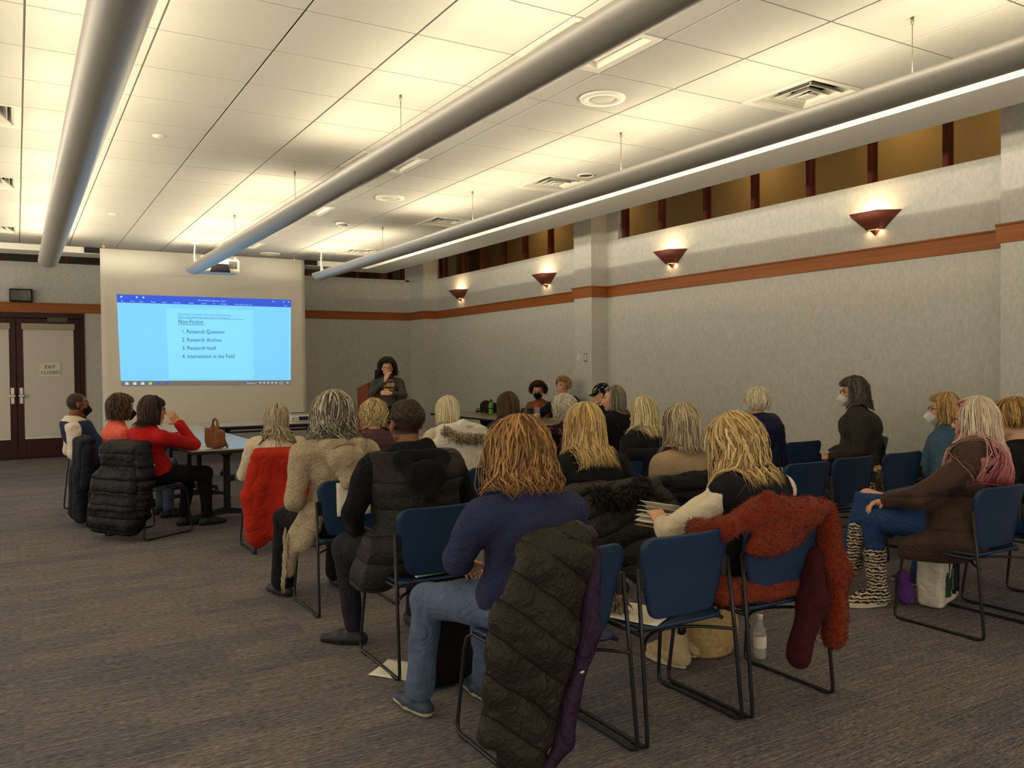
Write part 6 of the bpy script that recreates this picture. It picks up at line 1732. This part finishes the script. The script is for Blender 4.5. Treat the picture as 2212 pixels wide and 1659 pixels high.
for (h0, kn, an, td) in g20['legs']:
    b_ = boot(p20, np.array([an[0], an[1], 0.105]), kn - an, td, 0.12, M_suede, M_sole, 'fur_boot', 1.1)
    kd = (kn - an) / np.linalg.norm(kn - an); q = np.array([an[0], an[1], 0.105]) + kd * 0.13
    fur(b_, 'fur_cuff', M_furm, [q + 0.06 * np.array([math.cos(u), math.sin(u), 0]) for u in np.linspace(0, 2 * math.pi, 13)], 0.018, 320, 0.03, lin(150, 128, 92), lin(214, 196, 160), 8)

# ------------------------------------------------------------------ bags
bb = thing('tote_bag', 'floppy black bag standing on the carpet in front of the jeans', 'bag', (1.70, 3.53, 0), 0.1)
soft(MB(), [rbox((0, 0, 0.2), (0.14, 0.07, 0.195), 0.05), ell((0, 0, 0.08), (0.16, 0.09, 0.08))], 0.012, 0.04, 0, lambda P: 0.004 - P[..., 2], lambda P: 0.008 * wob(P, 18, 2)).build('body', M_blkpants, bb)
MB().tube([(-0.08, -0.05, 0.38), (-0.07, -0.06, 0.44), (0, -0.065, 0.47), (0.07, -0.06, 0.44), (0.08, -0.05, 0.38)], 0.009, 8).build('handle', M_blackm, bb)
wb = thing('woven_bag', 'round woven straw coloured bag on the carpet under the rust coat', 'bag', (3.06, 3.18, 0), 0.2)
def weave():
    nu, nv = 44, 20
    P = np.zeros((nu + 1, nv, 3))
    for i in range(nu + 1):
        for j in range(nv):
            a, v = 2 * math.pi * i / nu, j / (nv - 1)
            r = 0.135 * (0.72 + 0.62 * math.sin(math.pi * (0.12 + 0.7 * v)) * 0.6) + (0.006 if (i + j) % 2 else -0.002)
            P[i, j] = (r * 1.15 * math.cos(a), r * 0.85 * math.sin(a), 0.004 + 0.245 * v)
    P[-1] = P[0]
    return P
M_straw = mat('woven_straw', lin(188, 160, 108), 0.7, 0.25, 50, 0.2)
MB().grid(weave(), thick=0.006).build('basket', M_straw, wb)
MB().lathe([(0.0, 0.005), (0.09, 0.005), (0.10, 0.01)], 20).build('base', M_straw, wb)
for s in (-1, 1):
    MB().tube([(-0.07, s * 0.08, 0.24), (-0.06, s * 0.09, 0.33), (0, s * 0.095, 0.37), (0.06, s * 0.09, 0.33), (0.07, s * 0.08, 0.24)], 0.008, 8).build('handle', M_straw, wb)
tb = thing('tote_bag', 'white tote bag printed with green trees under the brown coat', 'bag', (4.90, 3.10, 0), math.radians(18))
M_totew = cloth('tote_canvas', (206, 198, 180), bump=0.2); M_treeg = mat('tree_green', lin(40, 70, 50), 0.8, 0.1)
soft(MB(), [rbox((0, 0, 0.15), (0.19, 0.075, 0.148), 0.03)], 0.010, 0.02, 0, lambda P: np.maximum(0.004 - P[..., 2], P[..., 2] - 0.28), lambda P: 0.006 * wob(P, 22, 1)).build('body', M_totew, tb)
for (x, z, h) in ((-0.11, 0.07, 0.13), (-0.06, 0.06, 0.10), (0.13, 0.07, 0.14)):
    tr = MB()
    for q in range(3):
        w, z0 = 0.03 - 0.007 * q, z + h * q / 3
        tr.add([(x - w, -0.088, z0), (x + w, -0.088, z0), (x, -0.088, z0 + h * 0.45), (x - w, -0.080, z0), (x + w, -0.080, z0), (x, -0.080, z0 + h * 0.45)], [np.array([[0, 1, 2], [5, 4, 3]]), np.array([[0, 3, 4, 1], [1, 4, 5, 2], [2, 5, 3, 0]])], smooth=False)
    tr.build('tree_print', M_treeg, tb)
MB().box((0.0, -0.087, 0.09), (0.09, -0.078, 0.22), 0.003).build('picture_print', mat('teal_print', lin(66, 96, 96), 0.8, 0.6, 30), tb)
for x in (0.03, 0.11): MB().tube([(x, -0.085, 0.06), (x, -0.088, 0.27), (x + 0.02, -0.03, 0.36), (x, 0.05, 0.28)], 0.012, 6).build('handle', M_blackm, tb)
pb = thing('cloth_bundle', 'purple cloth bundle on the carpet beside the striped boot', 'cloth', (4.68, 3.17, 0))
soft(MB(), [ell((0, 0, 0.07), (0.06, 0.05, 0.07)), ell((0.0, 0.02, 0.15), (0.045, 0.04, 0.07))], 0.008, 0.03, 0, lambda P: 0.004 - P[..., 2], lambda P: 0.008 * wob(P, 50, 1)).build('folds', cloth('violet_cloth', (92, 52, 124)), pb)
hb = thing('handbag', 'dark handbag with gold rings lying on an empty seat', 'handbag', (5.22, 4.13, 0.456), 0.2)
soft(MB(), [ell((0, 0, 0.045), (0.15, 0.10, 0.05))], 0.008, 0.03, 0, lambda P: 0.004 - P[..., 2], lambda P: 0.006 * wob(P, 30, 1)).build('body', M_blackm, hb)
M_gold = mat('gold_metal', lin(214, 170, 90), 0.25, 0.0, metal=1.0)
for x in (-0.07, 0.05): MB().tube([(x + 0.02 * math.cos(u), -0.1, 0.055 + 0.02 * math.sin(u)) for u in np.linspace(0, 2 * math.pi, 17)[:-1]], 0.004, 6, closed=True).build('ring', M_gold, hb)
MB().tube([(-0.07, -0.08, 0.07), (-0.02, -0.13, 0.10), (0.06, -0.08, 0.07)], 0.006, 6).build('strap', M_blackm, hb)
lb = thing('leopard_bag', 'leopard print bag standing on the seat beside the fuzzy blue sweater', 'bag', (5.83, 4.20, 0.452), 0.1)
def leopard():
    m = mat('leopard_print', (0.5, 0.4, 0.2), 0.7, 0.1, 30)
    nt = m.node_tree; N, L = nt.nodes, nt.links
    v = N.new('ShaderNodeTexVoronoi'); v.inputs['Scale'].default_value = 34; tc = N.new('ShaderNodeTexCoord'); L.new(tc.outputs['Object'], v.inputs['Vector'])
    r = N.new('ShaderNodeValToRGB'); L.new(v.outputs['Distance'], r.inputs['Fac']); r.color_ramp.elements[0].color = (*lin(30, 24, 18), 1); r.color_ramp.elements[0].position = 0.32
    r.color_ramp.elements[1].color = (*lin(206, 178, 120), 1); r.color_ramp.elements[1].position = 0.42
    L.new(r.outputs['Color'], N['Principled BSDF'].inputs['Base Color']); return m
soft(MB(), [rbox((0, 0, 0.11), (0.14, 0.06, 0.11), 0.04)], 0.010, 0.02, 0, lambda P: 0.004 - P[..., 2], lambda P: 0.006 * wob(P, 26, 3)).build('body', leopard(), lb)
MB().tube([(-0.08, 0, 0.2), (-0.06, 0, 0.28), (0.06, 0, 0.28), (0.08, 0, 0.2)], 0.008, 6).build('handle', M_blackm, lb)
fb = thing('black_bag', 'black bag on the carpet beneath the row of empty chairs', 'bag', (5.55, 4.62, 0), 0.3)
soft(MB(), [rbox((0, 0, 0.13), (0.17, 0.11, 0.125), 0.05)], 0.012, 0.03, 0, lambda P: 0.004 - P[..., 2], lambda P: 0.01 * wob(P, 20, 4)).build('body', M_blackm, fb)
MB().tube([(-0.1, -0.06, 0.22), (-0.08, -0.1, 0.3), (0.08, -0.1, 0.3), (0.1, -0.06, 0.22)], 0.009, 6).build('handle', M_blackm, fb)
bg = thing('leather_handbag', 'tan brown leather handbag standing on the table in front of the woman in red', 'handbag', (1.62, 8.30, 0.742), math.radians(15))
M_tan = mat('tan_leather', lin(126, 78, 44), 0.5, 0.15, 20, 0.15)
soft(MB(), [rcone((-0.03, -0.09, 0.05), (-0.015, -0.06, 0.20), 0.045, 0.022), rcone((0.0, 0.09, 0.05), (0.0, 0.05, 0.20), 0.045, 0.022), rbox((0, 0, 0.085), (0.055, 0.11, 0.082), 0.025)], 0.007, 0.02, 0, lambda P: 0.002 - P[..., 2], lambda P: 0.003 * wob(P, 40, 1)).build('body', M_tan, bg)
MB().prism([(-0.09, 0.19), (-0.085, 0.05), (0.085, 0.05), (0.08, 0.19)], 0, -0.066, -0.056).build('flap', M_tan, bg)
MB().tube([(0.0, -0.05, 0.19), (0.0, -0.045, 0.255), (0.0, 0.0, 0.28), (0.0, 0.04, 0.255), (0.0, 0.045, 0.19)], 0.010, 8).build('handle', M_tan, bg)
MB().tube([(0.04, 0.06, 0.20), (0.075, 0.0, 0.10), (0.09, -0.05, 0.012), (0.06, -0.12, 0.012)], 0.014, 6).build('strap', M_tan, bg)
MB().tube([(0.012 * math.cos(u), -0.06, 0.205 + 0.012 * math.sin(u)) for u in np.linspace(0, 2 * math.pi, 15)[:-1]], 0.004, 6, closed=True).build('ring', M_gold, bg)
bp_ = thing('black_backpack', 'black bag hanging over a chair at the far table', 'bag', (6.86, 12.33, 0.455))
soft(MB(), [rbox((0.0, 0.0, 0.22), (0.10, 0.19, 0.22), 0.06), ell((-0.03, 0.05, 0.38), (0.09, 0.14, 0.09))], 0.012, 0.04, 0, lambda P: 0.004 - P[..., 2], lambda P: 0.012 * wob(P, 18, 5)).build('body', M_blackm, bp_)
MB().tube([(-0.05, -0.1, 0.4), (-0.09, -0.18, 0.3), (-0.08, -0.2, 0.12)], 0.012, 6).build('strap', M_blackm, bp_)
cb = thing('cable_coil', 'black cable coiled on the far table beside the green bottle', 'cable', (6.42, 11.75, 0.742))
MB().tube([(0.09 * math.cos(u) * (1 + 0.15 * math.sin(3 * u)), 0.13 * math.sin(u), 0.012 + 0.02 * (1 + math.sin(u * 2.3)) + 0.002 * u) for u in np.linspace(0, 18, 90)], 0.007, 6).build('coil', M_blackm, cb)

# ------------------------------------------------------------------ bottles and cups
M_clear = bpy.data.materials.new('clear_plastic'); M_clear.use_nodes = True
_nt = M_clear.node_tree; _nt.nodes.clear()
_o = _nt.nodes.new('ShaderNodeOutputMaterial'); _mx = _nt.nodes.new('ShaderNodeMixShader'); _t = _nt.nodes.new('ShaderNodeBsdfTransparent'); _g = _nt.nodes.new('ShaderNodeBsdfPrincipled')
_g.inputs['Base Color'].default_value = (*lin(214, 210, 200), 1); _g.inputs['Roughness'].default_value = 0.12; _mx.inputs[0].default_value = 0.32
_nt.links.new(_t.outputs[0], _mx.inputs[1]); _nt.links.new(_g.outputs[0], _mx.inputs[2]); _nt.links.new(_mx.outputs[0], _o.inputs[0])
wbtl = thing('water_bottle', 'clear plastic water bottle standing on the carpet beside the straw bag', 'bottle', (3.20, 2.97, 0))
MB().lathe([(0.0, 0.002), (0.026, 0.0), (0.032, 0.012), (0.032, 0.135), (0.029, 0.15), (0.014, 0.185), (0.0125, 0.20)], 24).build('body', M_clear, wbtl)
MB().lathe([(0.0, 0.222), (0.0155, 0.222), (0.0155, 0.198), (0.0, 0.198)], 20).build('cap', M_white, wbtl)
MB().lathe([(0.0328, 0.06), (0.0328, 0.12)], 24).build('label_band', M_paper, wbtl)
MB().lathe([(0.0, 0.01), (0.029, 0.01), (0.029, 0.115), (0.0, 0.115)], 20).build('water', M_clear, wbtl)
gb = thing('drink_bottle', 'bright green metal bottle on the far table', 'bottle', (6.40, 11.45, 0.742))
MB().lathe([(0.0, 0.0), (0.036, 0.0), (0.037, 0.02), (0.037, 0.15), (0.03, 0.185), (0.02, 0.195)], 22).build('body', mat('green_enamel', lin(92, 150, 40), 0.3, 0.05, spec=0.5), gb)
MB().lathe([(0.0, 0.245), (0.02, 0.245), (0.023, 0.235), (0.023, 0.195), (0.0, 0.195)], 18).build('lid', mat('dark_green_lid', lin(60, 96, 36), 0.4), gb)
MB().lathe([(0.0375, 0.09), (0.038, 0.10), (0.0375, 0.11)], 22).build('band', M_blackm, gb)
rb = thing('drink_bottle', 'clear bottle with a red cap on the table before the blond woman', 'bottle', (6.33, 9.98, 0.742))
MB().lathe([(0.0, 0.0), (0.036, 0.0), (0.04, 0.015), (0.038, 0.06), (0.033, 0.1), (0.038, 0.14), (0.036, 0.18)], 24).build('body', M_clear, rb)
MB().lathe([(0.0, 0.245), (0.014, 0.245), (0.016, 0.225), (0.034, 0.215), (0.037, 0.18), (0.0, 0.18)], 22).build('cap', mat('red_plastic', lin(206, 60, 48), 0.4), rb)
tm = thing('tumbler', 'blue travel tumbler on the table near the red-capped bottle', 'tumbler', (6.05, 9.72, 0.742))
MB().lathe([(0.0, 0.0), (0.034, 0.0), (0.042, 0.155)], 24).build('body', mat('tumbler_blue', lin(36, 60, 86), 0.35, 0.03), tm)
MB().lathe([(0.0, 0.178), (0.03, 0.176), (0.044, 0.168), (0.044, 0.153), (0.0, 0.153)], 24).build('lid', M_blackm, tm)

# ------------------------------------------------------------------ paper, books, carton
def sheet(label, x, y, z, w, h, rz, cat='paper', name='paper_sheet', rx=0.0):
    u = np.linspace(-1, 1, 9); v = np.linspace(-1, 1, 7); P = np.zeros((9, 7, 3))
    P[..., 0] = u[:, None] * w / 2; P[..., 1] = v[None] * h / 2; P[..., 2] = 0.006 * np.maximum(u[:, None], 0) ** 2 + 0.003 * np.sin(v[None] * 2)
    o = MB().grid(P, thick=0.0012).build(name, M_paper, None, (x, y, z), rz)
    if rx: o.rotation_euler = (rx, 0, rz)
    return tag(o, label, cat)
sheet('white paper lying on the seat of the nearest empty chair', 2.19, 2.70, 0.458, 0.22, 0.26, 0.5)
sheet('white sheet lying on the carpet by the black bag', 1.60, 3.76, 0.004, 0.21, 0.28, 0.7)
sheet('large white sheet propped against the chair back beside the oatmeal cardigan', 1.735, 4.815, 0.70, 0.21, 0.20, 0.0, rx=math.radians(86))
sheet('white page on the table beside the brown handbag', 1.46, 8.33, 0.743, 0.2, 0.27, 0.4)
sheet('page on the lap of the woman in the black jacket', 3.98, 5.40, 0.68, 0.2, 0.28, 0.2, rx=0.6)
t = thing('rolled_magazine', 'rolled up cream magazine lying on a seat behind the navy fleece', 'magazine', (1.80, 3.765, 0.452), 0.05)
for q, r in enumerate((0.024, 0.018, 0.012)):
    a = np.linspace(0.3 * q, 0.3 * q + 5.9, 19)
    P = np.stack([np.repeat(np.array([-0.13, 0.13])[:, None], 19, 1), np.tile(r * np.cos(a), (2, 1)), 0.026 + np.tile(r * np.sin(a), (2, 1))], -1)
    MB().grid(P, thick=0.0015).build('rolled_page', M_paper, t)
# book open on the reading woman's lap
bk = thing('open_book', 'open book with fanned pages in the reading woman\'s hands', 'book', (2.90, 3.27, 0.675), math.radians(12))
for s in (-1, 1):
    for q in range(5):
        u = np.linspace(0, 1, 9); P = np.zeros((9, 2, 3))
        ang = (0.10 + 0.16 * q) if s < 0 else (0.06 + 0.05 * q)
        P[..., 0] = (s * 0.17 * u * math.cos(ang))[:, None]; P[:, 0, 1] = -0.12; P[:, 1, 1] = 0.12
        P[..., 2] = (0.17 * u * math.sin(ang) + 0.022 * np.sin(u * 3.1))[:, None]
        if s < 0: P = P[::-1]
        MB().grid(P, thick=0.002).build('page', M_paper, bk)
MB().box((-0.175, -0.115, -0.006), (0.175, 0.115, 0.0), 0.002).build('cover', mat('book_cover', lin(150, 132, 98), 0.7), bk)
cn = thing('carton', 'white and navy carton with lettering on the table before the screen', 'box', (3.50, 12.0, 0.742))
MB().box((-0.13, -0.11, 0.0), (0.13, 0.11, 0.085), 0.004).build('box_body', M_white, cn)
MB().box((-0.02, -0.113, 0.008), (0.12, -0.109, 0.062)).build('box_label', mat('navy_label', lin(34, 44, 78), 0.6), cn)
lettering('lettering', 'BCH', 0.05, M_ink, (-0.125, -0.1125, 0.016), FACE_MY, cn, width=0.9)
bd = thing('binder', 'dark binder lying on top of the carton', 'binder', (3.49, 12.0, 0.828), 0.06)
MB().box((-0.12, -0.10, 0.0), (0.12, 0.10, 0.004)).build('lower_cover', M_blackm, bd)
MB().box((-0.12, -0.10, 0.022), (0.12, 0.10, 0.026)).build('upper_cover', M_blackm, bd)
MB().box((-0.11, -0.095, 0.005), (0.118, 0.095, 0.021)).build('page_block', M_paper, bd)
pk = thing('pink_folder', 'pink printed folders stacked on the table beside the white parka', 'folder', (3.72, 7.80, 0.742), 0.2)
for q in range(3): MB().box((-0.12, -0.09, 0.006 * q), (0.12, 0.09, 0.006 * q + 0.005), R=rotz(0.1 * q)).build('folder_leaf', mat('pink_card', lin(214, 120, 104), 0.7, 0.25, 24), pk)
ph_ = thing('smartphone', 'small phone held up by the man in the navy vest', 'phone', (0.93, 9.86, 0.68), 0.6)
MB().box((-0.035, -0.004, 0.0), (0.035, 0.004, 0.145), 0.003).build('body', M_blackm, ph_)
MB().box((-0.031, -0.0052, 0.008), (0.031, -0.0038, 0.137), 0.0005).build('display', mat('phone_glass', (0.02, 0.02, 0.03), 0.1, 0), ph_)

sc_ = thing('knit_scarf', 'tan fur edged scarf with an orange end bunched on the nearest empty seat', 'scarf', (2.13, 2.80, 0.455), 0.3)
soft(MB(), [rcone((-0.02, 0.06, 0.03), (0.06, 0.08, 0.035), 0.03, 0.032), rcone((0.06, 0.08, 0.035), (0.10, 0.02, 0.03), 0.032, 0.028)], 0.008, 0.02, 0, lambda P: 0.003 - P[..., 2], lambda P: 0.004 * wob(P, 40, 1)).build('orange_end', cloth('orange_knit', (176, 66, 28)), sc_)
fur(sc_, 'fur_edge', M_furm, [(-0.03, 0.04, 0.05), (-0.02, -0.02, 0.045), (0.0, -0.08, 0.04)], 0.022, 320, 0.03, lin(120, 98, 70), lin(196, 176, 140), 12)
